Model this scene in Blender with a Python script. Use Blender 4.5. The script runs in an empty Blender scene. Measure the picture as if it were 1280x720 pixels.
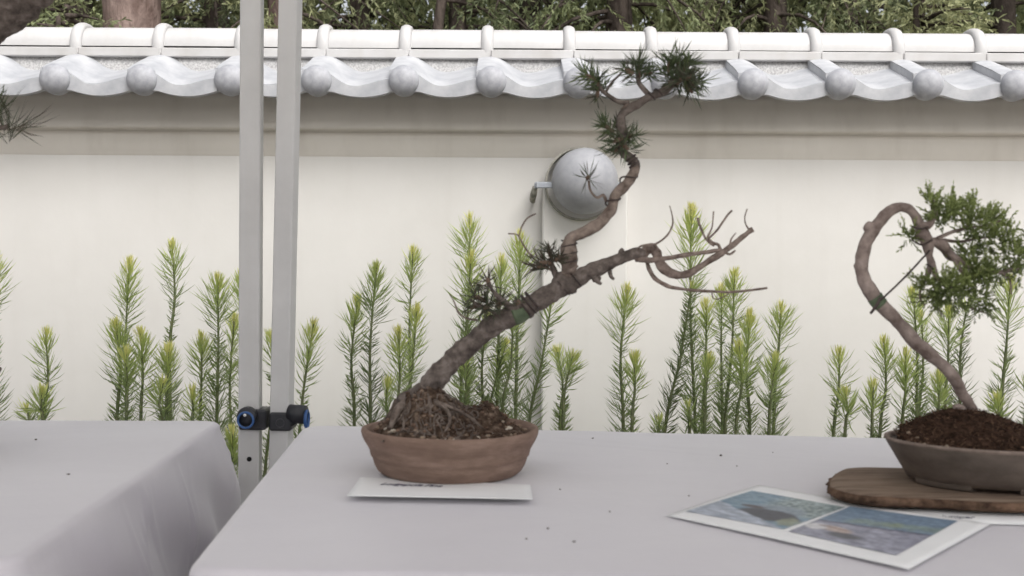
import bpy, math, random
from mathutils import Vector, Matrix, noise
R = random.Random(7)
C = bpy.context.scene.collection
rad = math.radians
# ------------------------------------------------------------------ camera
FPX = 1300.0; HC = 0.964; TZ = 0.74
pitch = math.atan(13/FPX); roll = rad(0.38)
F = Vector((0, math.cos(pitch), -math.sin(pitch)))
R0 = Vector((1, 0, 0)); U0 = R0.cross(F)
RV = R0*math.cos(roll) + U0*math.sin(roll); UV = RV.cross(F)
CAM = Vector((0, 0, HC))
def ray(u, v): return F + RV*((u-640)/FPX) - UV*((v-360)/FPX)
def ony(u, v, y):
    d = ray(u, v); return CAM + d*(y/d.y)
def onz(u, v, z):
    d = ray(u, v); return CAM + d*((z-HC)/d.z)
def zat(v, y, u=640): return ony(u, v, y).z
cam = bpy.data.cameras.new('camera'); co = bpy.data.objects.new('camera', cam); C.objects.link(co)
cam.lens = 36*FPX/1280; cam.sensor_width = 36; cam.clip_start = .05; cam.clip_end = 400
co.matrix_world = Matrix(((RV.x, UV.x, -F.x, 0), (RV.y, UV.y, -F.y, 0), (RV.z, UV.z, -F.z, HC), (0, 0, 0, 1)))
cam.dof.use_dof = True; cam.dof.focus_distance = 2.25; cam.dof.aperture_fstop = 10
bpy.context.scene.camera = co
# ------------------------------------------------------------------ helpers
class MB:
    def __init__(s): s.v = []; s.f = []; s.t = []; s.mi = []
    def add(s, vs, fs, t=0.0, mi=0):
        b = len(s.v); s.v += [tuple(p) for p in vs]; s.t += [t]*len(vs)
        s.f += [tuple(b+i for i in f) for f in fs]; s.mi += [mi]*len(fs)
    def build(s, name, mat, parent=None, smooth=True, loc=None, label=None, col=None):
        me = bpy.data.meshes.new(name); off = Vector(loc) if loc is not None else None
        vs = s.v if off is None else [tuple(Vector(p)-off) for p in s.v]
        me.from_pydata(vs, [], s.f); me.update()
        for m in (mat if isinstance(mat, (list, tuple)) else [mat]): me.materials.append(m)
        if isinstance(mat, (list, tuple)): me.polygons.foreach_set('material_index', s.mi)
        me.polygons.foreach_set('use_smooth', [smooth]*len(me.polygons))
        if any(s.t):
            a = me.attributes.new('tint', 'FLOAT', 'POINT'); a.data.foreach_set('value', s.t)
        if col:
            a = me.color_attributes.new('print', 'FLOAT_COLOR', 'POINT')
            a.data.foreach_set('color', [c for q in col for c in q])
        o = bpy.data.objects.new(name, me); C.objects.link(o)
        if off is not None: o.location = off
        if parent: o.parent = parent; o.matrix_parent_inverse = Matrix.Translation(-parent.location)
        if label: o['label'] = label
        return o
    def box(s, a, b, bev=0.0):
        x0, y0, z0 = a; x1, y1, z1 = b; e = bev
        if e <= 0:
            s.add([(x0,y0,z0),(x1,y0,z0),(x1,y1,z0),(x0,y1,z0),(x0,y0,z1),(x1,y0,z1),(x1,y1,z1),(x0,y1,z1)],
                  [(0,3,2,1),(4,5,6,7),(0,1,5,4),(1,2,6,5),(2,3,7,6),(3,0,4,7)]); return
        # chamfered in profile (all 12 edges) 24 verts
        vs = []; idx = {}
        for i, x in enumerate((x0, x1)):
            for j, y in enumerate((y0, y1)):
                for k, z in enumerate((z0, z1)):
                    sx = e if i == 0 else -e; sy = e if j == 0 else -e; sz = e if k == 0 else -e
                    idx[i,j,k,'x'] = len(vs); vs.append((x, y+sy, z+sz))
                    idx[i,j,k,'y'] = len(vs); vs.append((x+sx, y, z+sz))
                    idx[i,j,k,'z'] = len(vs); vs.append((x+sx, y+sy, z))
        fs = []
        I = idx
        for i in (0, 1): fs.append((I[i,0,0,'x'],I[i,1,0,'x'],I[i,1,1,'x'],I[i,0,1,'x']))
        for j in (0, 1): fs.append((I[0,j,0,'y'],I[1,j,0,'y'],I[1,j,1,'y'],I[0,j,1,'y']))
        for k in (0, 1): fs.append((I[0,0,k,'z'],I[1,0,k,'z'],I[1,1,k,'z'],I[0,1,k,'z']))
        for i in (0, 1):
            for j in (0, 1):
                fs.append((I[i,j,0,'x'],I[i,j,1,'x'],I[i,j,1,'y'],I[i,j,0,'y']))
                for k in (0, 1):
                    if i == 0: pass
        for i in (0, 1):
            for k in (0, 1): fs.append((I[i,0,k,'x'],I[i,1,k,'x'],I[i,1,k,'z'],I[i,0,k,'z']))
        for j in (0, 1):
            for k in (0, 1): fs.append((I[0,j,k,'y'],I[1,j,k,'y'],I[1,j,k,'z'],I[0,j,k,'z']))
        for i in (0, 1):
            for j in (0, 1):
                for k in (0, 1): fs.append((I[i,j,k,'x'],I[i,j,k,'y'],I[i,j,k,'z']))
        s.add(vs, fs)
    def tube(s, pts, rs, seg=10, rough=0.0, step=0.006, t=0.0, cap=True, resample=True):
        pts = [Vector(p) for p in pts]
        if resample and len(pts) > 2:
            P = []; Q = []
            for i in range(len(pts)-1):
                p0 = pts[max(i-1, 0)]; p1 = pts[i]; p2 = pts[i+1]; p3 = pts[min(i+2, len(pts)-1)]
                n = max(2, int((p2-p1).length/step))
                for k in range(n):
                    a = k/n
                    P.append(0.5*((2*p1)+(p2-p0)*a+(2*p0-5*p1+4*p2-p3)*a*a+(3*p1-p0-3*p2+p3)*a**3))
                    Q.append(rs[i]*(1-a)+rs[i+1]*a)
            P.append(pts[-1]); Q.append(rs[-1]); pts, rs = P, Q
        n = len(pts); up = Vector((0.13, 0.97, 0.2)).normalized(); vs = []; fs = []
        for i in range(n):
            d = (pts[min(i+1, n-1)]-pts[max(i-1, 0)])
            d = d.normalized() if d.length > 1e-9 else Vector((0,0,1))
            a = (up-d*up.dot(d))
            if a.length < 1e-4: a = d.orthogonal()
            a.normalize(); b = d.cross(a); up = a
            for k in range(seg):
                th = 2*math.pi*k/seg; q = a*math.cos(th)+b*math.sin(th); r = rs[i]
                if rough:
                    w = pts[i]+q*r
                    r *= 1+rough*(noise.noise(w*55)*1.0+noise.noise(w*140)*.7+noise.noise(w*22)*.35)
                vs.append(pts[i]+q*r)
        for i in range(n-1):
            for k in range(seg):
                k2 = (k+1) % seg
                fs.append((i*seg+k, i*seg+k2, (i+1)*seg+k2, (i+1)*seg+k))
        if cap:
            fs.append(tuple(range(seg))[::-1]); fs.append(tuple((n-1)*seg+k for k in range(seg)))
        s.add(vs, fs, t)
    def blade(s, p, d, L, w, t=0.0, curl=0.0, up=Vector((0,0,1)), side=None):
        d = d.normalized()
        sd = side if side is not None else Vector((R.uniform(-1,1), R.uniform(-1,1), R.uniform(-1,1)))
        sd = sd-d*sd.dot(d)
        if sd.length < 1e-3: sd = d.orthogonal()
        sd.normalize()
        m = p+d*L*.55; e = p+(d+up*curl).normalized()*L*.5+d*L*.5
        s.add([p-sd*w*.3, p+sd*w*.3, m+sd*w*.5, m-sd*w*.5, e], [(0,1,2,3),(3,2,4)], t)
    def lathe(s, prof, cx, cy, cz, seg=64, sx=1, sy=1, wob=0.0, t=0.0):
        vs = []; fs = []; n = len(prof)
        for i, (r, z) in enumerate(prof):
            for k in range(seg):
                a = 2*math.pi*k/seg
                w = 1+wob*(math.sin(a*2+1)+.6*math.sin(a*3+z*40)+.3*math.sin(a*7+z*90))
                vs.append((cx+r*sx*w*math.cos(a), cy+r*sy*w*math.sin(a), cz+z+wob*.12*math.sin(a*2+.5)))
        for i in range(n-1):
            for k in range(seg):
                k2 = (k+1) % seg; fs.append((i*seg+k, i*seg+k2, (i+1)*seg+k2, (i+1)*seg+k))
        s.add(vs, fs, t)
    def ball(s, c, r, seg=16, rings=10, sx=1, sy=1, sz=1, t=0.0, rough=0.0):
        vs = []; fs = []; c = Vector(c)
        for i in range(rings+1):
            ph = math.pi*i/rings
            for k in range(seg):
                a = 2*math.pi*k/seg
                q = Vector((math.sin(ph)*math.cos(a)*sx, math.sin(ph)*math.sin(a)*sy, math.cos(ph)*sz))
                rr = r*(1+rough*noise.noise((c+q*r)*(1.2/r)))
                vs.append(c+q*rr)
        for i in range(rings):
            for k in range(seg):
                k2 = (k+1) % seg; fs.append((i*seg+k, (i+1)*seg+k, (i+1)*seg+k2, i*seg+k2))
        s.add(vs, fs, t)
def thing(name, label, cat, loc=(0,0,0), group=None):
    o = bpy.data.objects.new(name, None); C.objects.link(o); o.location = loc; o.empty_display_size = .1
    o['label'] = label; o['category'] = cat
    if group: o['group'] = group
    return o
def tag(o, label=None, cat=None, group=None, kind=None):
    if label: o['label'] = label
    if cat: o['category'] = cat
    if group: o['group'] = group
    if kind: o['kind'] = kind
    return o
# ------------------------------------------------------------------ materials
def mat(name, col, rough=.7, col2=None, scale=20, bump=0.0, bscale=None, spec=.5, tint=None, trans=0.0, detail=6, contrast=(.35,.65), sheen=0.0, col3=None, stretch=None, bdist=.002):
    m = bpy.data.materials.new(name); m.use_nodes = True; nt = m.node_tree; N = nt.nodes; L = nt.links
    b = N['Principled BSDF']; b.inputs['Roughness'].default_value = rough; b.inputs['Specular IOR Level'].default_value = spec
    tc = N.new('ShaderNodeTexCoord'); src = tc.outputs['Object']
    if stretch:
        mp = N.new('ShaderNodeMapping'); mp.inputs['Scale'].default_value = stretch; L.new(src, mp.inputs[0]); src = mp.outputs[0]
    out = None
    if col2:
        n = N.new('ShaderNodeTexNoise'); n.inputs['Scale'].default_value = scale; n.inputs['Detail'].default_value = detail; n.inputs['Roughness'].default_value = .62
        L.new(src, n.inputs['Vector'])
        r = N.new('ShaderNodeValToRGB'); r.color_ramp.elements[0].position = contrast[0]; r.color_ramp.elements[1].position = contrast[1]
        r.color_ramp.elements[0].color = (*col, 1); r.color_ramp.elements[1].color = (*col2, 1)
        if col3:
            e = r.color_ramp.elements.new((contrast[0]+contrast[1])/2); e.color = (*col3, 1)
        L.new(n.outputs['Fac'], r.inputs[0]); out = r.outputs[0]
    if tint:
        a = N.new('ShaderNodeAttribute'); a.attribute_name = 'tint'
        r = N.new('ShaderNodeValToRGB'); cr = r.color_ramp
        while len(cr.elements) < len(tint): cr.elements.new(.5)
        for e, (p, c) in zip(cr.elements, tint): e.position = p; e.color = (*c, 1)
        L.new(a.outputs['Fac'], r.inputs[0])
        out = r.outputs[0]
    if out: L.new(out, b.inputs['Base Color'])
    else: b.inputs['Base Color'].default_value = (*col, 1)
    if bump:
        n2 = N.new('ShaderNodeTexNoise'); n2.inputs['Scale'].default_value = bscale or scale; n2.inputs['Detail'].default_value = 8; n2.inputs['Roughness'].default_value = .6
        L.new(src, n2.inputs['Vector'])
        bp = N.new('ShaderNodeBump'); bp.inputs['Strength'].default_value = bump; bp.inputs['Distance'].default_value = bdist
        L.new(n2.outputs['Fac'], bp.inputs['Height']); L.new(bp.outputs[0], b.inputs['Normal'])
    if sheen:
        b.inputs['Sheen Weight'].default_value = sheen; b.inputs['Sheen Roughness'].default_value = .35
    if trans:
        o = N['Material Output']; tr = N.new('ShaderNodeBsdfTranslucent'); mx = N.new('ShaderNodeMixShader'); mx.inputs[0].default_value = trans
        if out: L.new(out, tr.inputs[0])
        else: tr.inputs[0].default_value = (*col, 1)
        L.new(b.outputs[0], mx.inputs[1]); L.new(tr.outputs[0], mx.inputs[2]); L.new(mx.outputs[0], o.inputs[0])
    return m
def add_streaks(m, amt=.10):
    nt = m.node_tree; N = nt.nodes; L = nt.links; b = N['Principled BSDF']; src = b.inputs['Base Color'].links[0].from_socket
    tc = N.new('ShaderNodeTexCoord'); mp = N.new('ShaderNodeMapping'); mp.inputs['Scale'].default_value = (9, 9, .7); L.new(tc.outputs['Object'], mp.inputs[0])
    n = N.new('ShaderNodeTexNoise'); n.inputs['Scale'].default_value = 1.6; n.inputs['Detail'].default_value = 7; L.new(mp.outputs[0], n.inputs['Vector'])
    r = N.new('ShaderNodeMapRange'); r.inputs[1].default_value = .52; r.inputs[2].default_value = .8; r.inputs[3].default_value = 0; r.inputs[4].default_value = amt; L.new(n.outputs['Fac'], r.inputs[0])
    mx = N.new('ShaderNodeMix'); mx.data_type = 'RGBA'; L.new(r.outputs[0], mx.inputs[0]); L.new(src, mx.inputs[6]); mx.inputs[7].default_value = (.33,.29,.24,1); L.new(mx.outputs[2], b.inputs['Base Color'])
M = dict(
 plaster=mat('wall_plaster', (.625,.61,.58), .9, (.685,.67,.643), 1.6, bump=.25, bscale=90, spec=.2, bdist=.001),
 cornice=mat('cornice_paint', (.67,.635,.58), .85, (.73,.695,.64), 3, bump=.2, bscale=70, spec=.25, bdist=.001),
 tile=mat('roof_tile_glaze', (.33,.34,.365), .48, (.50,.505,.52), 11, bump=.25, bscale=190, spec=.5, bdist=.0006, detail=8),
 ridge=mat('ridge_tile_glaze', (.45,.44,.43), .5, (.535,.53,.527), 7, bump=.1, bscale=200, spec=.45, bdist=.0006),
 cap=mat('end_cap_glaze', (.29,.295,.32), .6, (.42,.425,.45), 30, bump=.15, bscale=300, spec=.5, bdist=.0006),
 mortar=mat('granular_mortar', (.34,.335,.335), .95, (.54,.535,.53), 170, bump=.8, bscale=170, spec=.2, detail=3, contrast=(.38,.6)),
 lamp=mat('lamp_enamel', (.29,.295,.315), .5, (.34,.345,.365), 40, bump=.1, bscale=300, spec=.4),
 lampmetal=mat('lamp_strap_metal', (.25,.27,.31), .45, (.36,.38,.41), 50, spec=.5),
 lampold=mat('lamp_ring_weathered', (.20,.20,.17), .8, (.42,.40,.35), 60, spec=.3),
 cloth=mat('tablecloth_fabric', (.585,.557,.60), .45, (.625,.597,.64), 3.5, bump=.4, bscale=6, spec=.5, sheen=.6, bdist=.004),
 pole=mat('pole_powder_coat', (.62,.615,.61), .5, (.68,.675,.67), 12, bump=.1, bscale=120, spec=.4, bdist=.0005),
 black=mat('black_plastic', (.018,.019,.024), .4, (.03,.03,.036), 60, spec=.5),
 hole=mat('pin_hole_dark', (.006,.006,.006), .9),
 blue=mat('blue_plastic_ring', (.03,.09,.25), .35, (.05,.13,.34), 40, spec=.5),
 white=mat('white_plastic', (.75,.75,.75), .4),
 canvas=mat('tent_canvas', (.86,.86,.86), .8, trans=.36),
 terracotta=mat('terracotta_clay', (.185,.124,.096), .85, (.315,.222,.178), 26, bump=.5, bscale=120, spec=.25, contrast=(.3,.7), col3=(.235,.16,.125), stretch=(1,1,3.5), bdist=.0015),
 greypot=mat('grey_brown_clay', (.10,.080,.066), .6, (.165,.132,.11), 22, bump=.3, bscale=120, spec=.35, stretch=(1,1,2)),
 greyrim=mat('pot_rim_worn', (.16,.12,.10), .75, (.25,.195,.165), 60, bump=.3, spec=.3),
 soil=mat('root_soil', (.045,.030,.022), 1, (.23,.17,.13), 120, bump=1.0, bscale=200, spec=.1, contrast=(.38,.68), col3=(.10,.07,.052), bdist=.004),
 moss=mat('brown_sphagnum', (.02,.012,.008), 1, (.09,.052,.036), 150, bump=1.0, bscale=220, spec=.1, contrast=(.35,.7), bdist=.004),
 fibre=mat('soil_fibre', (.2,.1,.06), 1, tint=[(0,(.022,.013,.009)),(.5,(.075,.042,.029)),(1,(.20,.125,.085))], spec=.1),
 grit=mat('mixed_grit', (.3,.25,.2), .9, tint=[(0,(.06,.042,.033)),(.45,(.20,.13,.095)),(.75,(.34,.27,.2)),(1,(.55,.50,.43))], spec=.2),
 root=mat('root_bark', (.07,.052,.043), .9, (.22,.18,.155), 90, bump=.8, bscale=180, spec=.15, bdist=.002),
 bark=mat('pine_bark', (.062,.052,.047), .95, (.275,.235,.212), 85, bump=1.0, bscale=130, spec=.15, contrast=(.3,.72), col3=(.148,.122,.108), bdist=.003),
 bark2=mat('smooth_branch_bark', (.085,.060,.050), .9, (.34,.275,.235), 85, bump=1.0, bscale=170, spec=.18, contrast=(.32,.7), bdist=.002),
 deadwood=mat('bare_twig_bark', (.12,.088,.074), .85, (.32,.255,.22), 110, bump=.9, bscale=160, spec=.2),
 jbark=mat('juniper_bark', (.13,.095,.083), .85, (.38,.31,.28), 70, bump=.7, bscale=120, spec=.25, contrast=(.3,.7), bdist=.002),
 wire=mat('bonsai_wire', (.035,.025,.022), .5, (.06,.04,.035), 80, spec=.5),
 tape=mat('green_tape', (.07,.10,.055), .6, (.12,.16,.09), 80, bump=.3),
 pneedle=mat('bonsai_needle', (.07,.09,.05), .55, tint=[(0,(.105,.080,.062)),(.3,(.085,.090,.062)),(.65,(.090,.125,.065)),(1,(.16,.20,.085))], spec=.35, trans=.15),
 bud=mat('pine_bud', (.13,.085,.06), .7, (.22,.15,.11), 90, bump=.5),
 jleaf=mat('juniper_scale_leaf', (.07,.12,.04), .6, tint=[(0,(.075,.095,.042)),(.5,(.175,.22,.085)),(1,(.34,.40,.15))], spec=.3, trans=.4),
 needle=mat('sapling_needle', (.1,.17,.06), .5, tint=[(0,(.125,.16,.075)),(.3,(.25,.32,.13)),(.6,(.44,.53,.19)),(.85,(.64,.68,.24)),(1,(.84,.80,.36))], spec=.4, trans=.45),
 stem=mat('sapling_stem', (.10,.13,.06), .8, (.19,.20,.10), 60, bump=.4),
 wood=mat('weathered_wood', (.085,.062,.048), .9, (.25,.195,.15), 14, bump=.7, bscale=26, spec=.2, contrast=(.3,.7), col3=(.215,.155,.115), stretch=(1,9,9), bdist=.003),
 woodend=mat('rough_wood_edge', (.04,.024,.017), .95, (.20,.125,.085), 60, bump=1, bscale=70, spec=.15, bdist=.005),
 paper=mat('card_paper', (.80,.80,.81), .6, (.84,.84,.85), 12, bump=.05, spec=.3),
 ink=mat('dark_ink', (.05,.045,.09), .6),
 ground=mat('planting_bed_soil', (.07,.05,.035), 1, (.19,.15,.11), 9, bump=.8, bscale=40, spec=.1, bdist=.02),
 paving=mat('pale_paving', (.42,.40,.37), .9, (.50,.48,.44), 5, bump=.4, bscale=120, spec=.2),
 tbark=mat('tree_bark_reddish', (.10,.065,.055), .95, (.33,.25,.22), 9, bump=1, bscale=16, spec=.1, contrast=(.3,.7), stretch=(1,1,.35), bdist=.05),
 dbark=mat('tree_bark_dark', (.035,.028,.024), .95, (.13,.105,.09), 10, bump=1, bscale=16, spec=.1, stretch=(1,1,.35), bdist=.04),
 fol_a=mat('tree_foliage_green', (.07,.1,.04), .65, tint=[(0,(.12,.145,.08)),(.5,(.21,.245,.125)),(1,(.34,.38,.19))], spec=.3, trans=.3),
 fol_b=mat('tree_foliage_olive', (.1,.12,.05), .65, tint=[(0,(.14,.15,.085)),(.5,(.26,.28,.145)),(1,(.40,.41,.22))], spec=.3, trans=.3),
 fol_c=mat('tree_foliage_pale', (.1,.12,.05), .65, tint=[(0,(.055,.06,.04)),(.5,(.17,.17,.10)),(1,(.33,.32,.20))], spec=.3, trans=.3),
)
add_streaks(M['plaster'], .07); add_streaks(M['cornice'], .2); add_streaks(M['ridge'], .25); add_streaks(M['pole'], .2)
def print_mat():
    m = bpy.data.materials.new('printed_photo_ink'); m.use_nodes = True; N = m.node_tree.nodes; L = m.node_tree.links
    a = N.new('ShaderNodeVertexColor'); a.layer_name = 'print'; b = N['Principled BSDF']; b.inputs['Roughness'].default_value = .45
    L.new(a.outputs[0], b.inputs['Base Color']); return m
M['print'] = print_mat()
# ------------------------------------------------------------------ world + sun
S = bpy.context.scene
w = bpy.data.worlds.new('World'); S.world = w; w.use_nodes = True; N = w.node_tree.nodes; L = w.node_tree.links
sky = N.new('ShaderNodeTexSky'); sky.sky_type = 'NISHITA'; sky.sun_disc = False
EL, AZ = rad(50), rad(152)          # veiled sun, behind the camera and to its right
sky.sun_elevation = EL; sky.sun_rotation = AZ; sky.dust_density = 5; sky.air_density = 1.0; sky.ozone_density = 1
hs = N.new('ShaderNodeHueSaturation'); hs.inputs['Saturation'].default_value = .22
L.new(sky.outputs[0], hs.inputs['Color']); L.new(hs.outputs[0], N['Background'].inputs[0]); N['Background'].inputs[1].default_value = .15
sl = bpy.data.lights.new('sun', 'SUN'); sl.energy = 1.5; sl.angle = rad(40); sl.color = (1, .975, .945)
so = bpy.data.objects.new('sun', sl); C.objects.link(so)
sd = Vector((math.sin(AZ)*math.cos(EL), math.cos(AZ)*math.cos(EL), math.sin(EL)))
so.rotation_euler = sd.to_track_quat('Z', 'Y').to_euler(); so.location = (2, -3, 6)
S.view_settings.view_transform = 'Standard'; S.view_settings.look = 'None'; S.view_settings.gamma = 1
S.view_settings.exposure = .44
# ------------------------------------------------------------------ ground
g = MB(); g.add([(-90,-60,0),(90,-60,0),(90,120,0),(-90,120,0)], [(0,1,2,3)]); tag(g.build('ground', M['ground']), kind='structure')
g = MB(); g.box((-12,-8,.004), (12,2.05,.012)); tag(g.build('pavement', M['paving'], smooth=False), kind='structure')
# ------------------------------------------------------------------ garden wall
YE, YU, YL, YW, YR = 2.98, 3.098, 3.126, 3.14, 3.235   # eave, upper moulding, lower moulding, wall face, ridge axis
P = .2495
wall = thing('garden_wall', 'long cream plastered garden wall capped with pale grey glazed roof tiles', 'wall', (0, YR, 0))
X0, X1 = -3.2, 3.2
zc0 = zat(120, YU); zc1 = zat(163.5, YU); zc2 = zat(191.5, YL)
b = MB(); b.box((X0, YW, 0), (X1, 2*YR-YW, zc0+.03)); b.build('wall_face', M['plaster'], wall, smooth=False)
# cornice: two stacked mouldings with softly coved faces
b = MB()
prof = [(YW-.001, zc0+.02), (YU+.030, zc0+.02), (YU+.028, zc0-.01), (YU+.020, zc0-.04), (YU+.008, zc1+.03), (YU+.0, zc1+.010), (YU+.003, zc1+.003), (YU+.008, zc1), (YL+.004, zc1-.003), (YL+.002, zc1-.007), (YL, zc2+.045), (YL+.001, zc2+.028), (YL+.004, zc2+.014), (YL+.008, zc2+.003), (YL+.0115, zc2-.005), (YW-.0008, zc2-.011), (YW+.001, zc2-.013)]
xs = [X0+(X1-X0)*i/60 for i in range(61)]
vs = []; fs = []
for i, x in enumerate(xs):
    for (y, z) in prof: vs.append((x, y, z+.0012*noise.noise(Vector((x*2, 0, 3)))))
n = len(prof)
for i in range(60):
    for k in range(n-1): fs.append((i*n+k, (i+1)*n+k, (i+1)*n+k+1, i*n+k+1))
b.add(vs, fs); b.build('cornice', M['cornice'], wall, smooth=True)
# pilaster under the lamp
xl = ony(678, 300, 3.08).x; xr = ony(784, 300, 3.08).x; zp = zat(233, 3.08, 700)
b = MB(); b.box((xl, 3.08, 0), (xr, YW+.002, zp), .004); b.build('pilaster', M['plaster'], wall, smooth=False)
# roof tiles
zpan = zat(107, YE); zback = zat(91, YR-.075); AMP = .050; BEND = .42
def prof_t(t):
    if t < .15: return AMP*(1-.10*((.15-t)/.15)**2)
    if t < .58: return AMP*(.5+.5*math.cos(math.pi*(t-.15)/.43))
    a = (t-.58)/.42; return AMP*BEND*(a*a*(3-2*a))
NS = 26
cap_u = 505  # a cap centre in the photo
xcap = ony(cap_u, 103, YE).x
xt0 = xcap-.17*P
thk = .037
slope = (zback-zpan)/((YR-.075)-YE)
ring_x = ony(507, 45, YR-.06).x
for i in range(-10, 15):
    xa = xt0+i*P; b = MB(); vs = []; fs = []
    jz = R.uniform(-.0012, .0012); jy = R.uniform(-.003, .003)
    ny = 6
    for k in range(NS+1):
        t = k/NS; x = xa+t*P*1.03+0.0; z = prof_t(min(t, 1))
        for q in range(ny):
            y = YE+jy+((YR-.02)-YE)*q/(ny-1); s_ = (y-YE)
            lip = 0.003 if q == 0 else 0
            vs.append((x, y, zpan+jz+z+slope*s_-lip))
    for k in range(NS):
        for q in range(ny-1): fs.append((k*ny+q, (k+1)*ny+q, (k+1)*ny+q+1, k*ny+q+1))
    b.add(vs, fs)
    # front apron below the pan edge
    vs = []; fs = []
    for k in range(NS+1):
        t = k/NS; x = xa+t*P*1.03; z = prof_t(t); c = 1-abs(t-.6)/.45; c = max(0, min(1, c))
        zt = zpan+jz+z
        if t < .33: zb_ = zpan+jz-.022
        else: zb_ = zpan+jz-thk+.016*((t-.665)/.335)**2
        zb_ = min(zb_, zt-.012)
        vs += [(x, YE+jy, zt-.003), (x, YE+jy-.0022, zt-.0046), (x, YE+jy-.0022, zt-.0046), (x, YE+jy-.0005, zb_+.0015), (x, YE+jy-.0005, zb_+.0015), (x, YE+jy+.02, zb_+.001)]
    for k in range(NS):
        for q in (0, 2, 4): fs.append((k*6+q, k*6+q+1, (k+1)*6+q+1, (k+1)*6+q))
    b.add(vs, fs)
    # left lip (the boxy edge of the roll)
    a0 = zpan+jz+prof_t(0)
    vs = [(xa, YE+jy, a0-.003), (xa, YR-.02, a0+slope*(YR-.02-YE)), (xa, YR-.02, a0-AMP*.75+slope*(YR-.02-YE)), (xa, YE+jy, a0-AMP*.95)]
    b.add(vs, [(0,1,2,3)])
    tl = b.build('roof_tile', M['tile'], wall, loc=(xa, YE, zpan))
    for p in tl.data.polygons[-1:]: p.use_smooth = False
    c = MB(); cx = xa+.17*P; cz = zpan+jz+.0105; RC = .0435
    pr = []
    vs = []; fs = []; rings = 9; seg = 32
    for q in range(rings+1):
        ph = q/rings*math.pi/2
        for k in range(seg):
            a = 2*math.pi*k/seg
            vs.append((cx+RC*math.sin(ph)*math.cos(a)*1.0, YE+jy-.004-.029*math.cos(ph), cz+RC*math.sin(ph)*math.sin(a)))
    for k in range(seg):
        a = 2*math.pi*k/seg; vs.append((cx+RC*math.cos(a), YE+jy+.02, cz+RC*math.sin(a)))
    for q in range(rings+1):
        for k in range(seg): k2 = (k+1) % seg; fs.append((q*seg+k, q*seg+k2, (q+1)*seg+k2, (q+1)*seg+k))
    c.add(vs, fs)
    ec = c.build('end_cap', M['cap'], None, loc=(cx, YE, cz)); ec.parent = tl; ec.matrix_parent_inverse = tl.matrix_world.inverted() if False else Matrix.Translation(-(Vector((xa, YE, zpan))+wall.location*0)) 
    ec.matrix_parent_inverse = Matrix.Translation(-Vector((xa, YE, zpan)))
# mortar bed behind the tiles, below ridge
zs1 = zat(73.5, YR-.088); zs0 = zat(62, YR-.088)
b = MB()
nx = 160; vs = []; fs = []
for i in range(nx+1):
    x = X0+(X1-X0)*i/nx
    for (y, z) in ((YR-.078, zback-.02), (YR-.076, zback+.02), (YR-.070, zs1+.004), (YR, zs1+.004)):
        d = .003*noise.noise(Vector((x*30, z*60, 1))); vs.append((x, y+d, z))
for i in range(nx):
    for k in range(3): fs.append((i*4+k, (i+1)*4+k, (i+1)*4+k+1, i*4+k+1))
b.add(vs, fs); b.build('mortar_bed', M['mortar'], wall)
# back slope of the little roof (seen only from other positions)
b = MB(); b.add([(X0, YR+.02, zback+.03), (X1, YR+.02, zback+.03), (X1, 2*YR-YE, zpan), (X0, 2*YR-YE, zpan), (X0, 2*YR-YE, zpan-.03), (X1, 2*YR-YE, zpan-.03), (X1, YW, zpan-.02), (X0, YW, zpan-.02)], [(0,1,2,3),(3,2,5,4),(4,5,6,7)])
b.build('back_roof_slope', M['tile'], wall, smooth=False)
zr0 = zat(61, YR-.07); zr1 = zat(37, YR-.03)
RR = .068
for i in range(-11, 14):
    xa = ring_x+i*P*1.0; jz = R.uniform(-.0015, .0015)
    # ridge barrel (D shape) from ring to ring
    b = MB(); vs = []; fs = []; seg = 22; L0, L1 = xa+.004, xa+P-.004; HR = (zr1-zr0)+.002
    for q, x in enumerate((L0, L0+.004, L1-.004, L1)):
        sh = .985 if q in (0, 3) else 1
        for k in range(seg+1):
            a = math.pi*k/seg
            vs.append((x, YR-.074*sh*math.cos(a)*(1 if abs(math.cos(a)) < .98 else 1), zr0+jz+HR*sh*math.sin(a)**.8))
    m = seg+1
    for q in range(3):
        for k in range(seg): fs.append((q*m+k, (q+1)*m+k, (q+1)*m+k+1, q*m+k+1))
    fs.append(tuple(range(m))); fs.append(tuple(3*m+k for k in range(m))[::-1])
    b.add(vs, fs); rt = b.build('ridge_tile', M['ridge'], wall, loc=(xa, YR, zr0))
    # collar ring at its left end
    c = MB(); vs = []; fs = []; s2 = 10
    for k in range(seg+5):
        a = math.pi*(k-2)/seg
        for q in range(s2):
            g_ = 2*math.pi*q/s2
            rx = .0185*math.cos(g_); rr = .0125*math.sin(g_)
            vs.append((xa+rx, YR-(.076+rr)*math.cos(a), zr0+(HR+.003+rr)*(math.sin(a) if a < 0 or a > math.pi else math.sin(a)**.8)))
    for k in range(seg+4):
        for q in range(s2): q2 = (q+1) % s2; fs.append((k*s2+q, k*s2+q2, (k+1)*s2+q2, (k+1)*s2+q))
    fs.append(tuple(range(s2))); fs.append(tuple((seg+4)*s2+q for q in range(s2))[::-1])
    c.add(vs, fs); ec = c.build('collar', M['ridge'], None, loc=(xa, YR, zr0)); ec.parent = rt; ec.matrix_parent_inverse = Matrix.Translation(-Vector((xa, YR, zr0)))
    # noshi strip under the barrel
    b = MB(); jy = R.uniform(-.002, .002)
    b.box((xa+.012, YR-.088+jy, zs1), (xa+P+.0095, YR+.088, zs0), .0025); b.build('ridge_base_tile', M['ridge'], wall, smooth=False)
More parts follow.
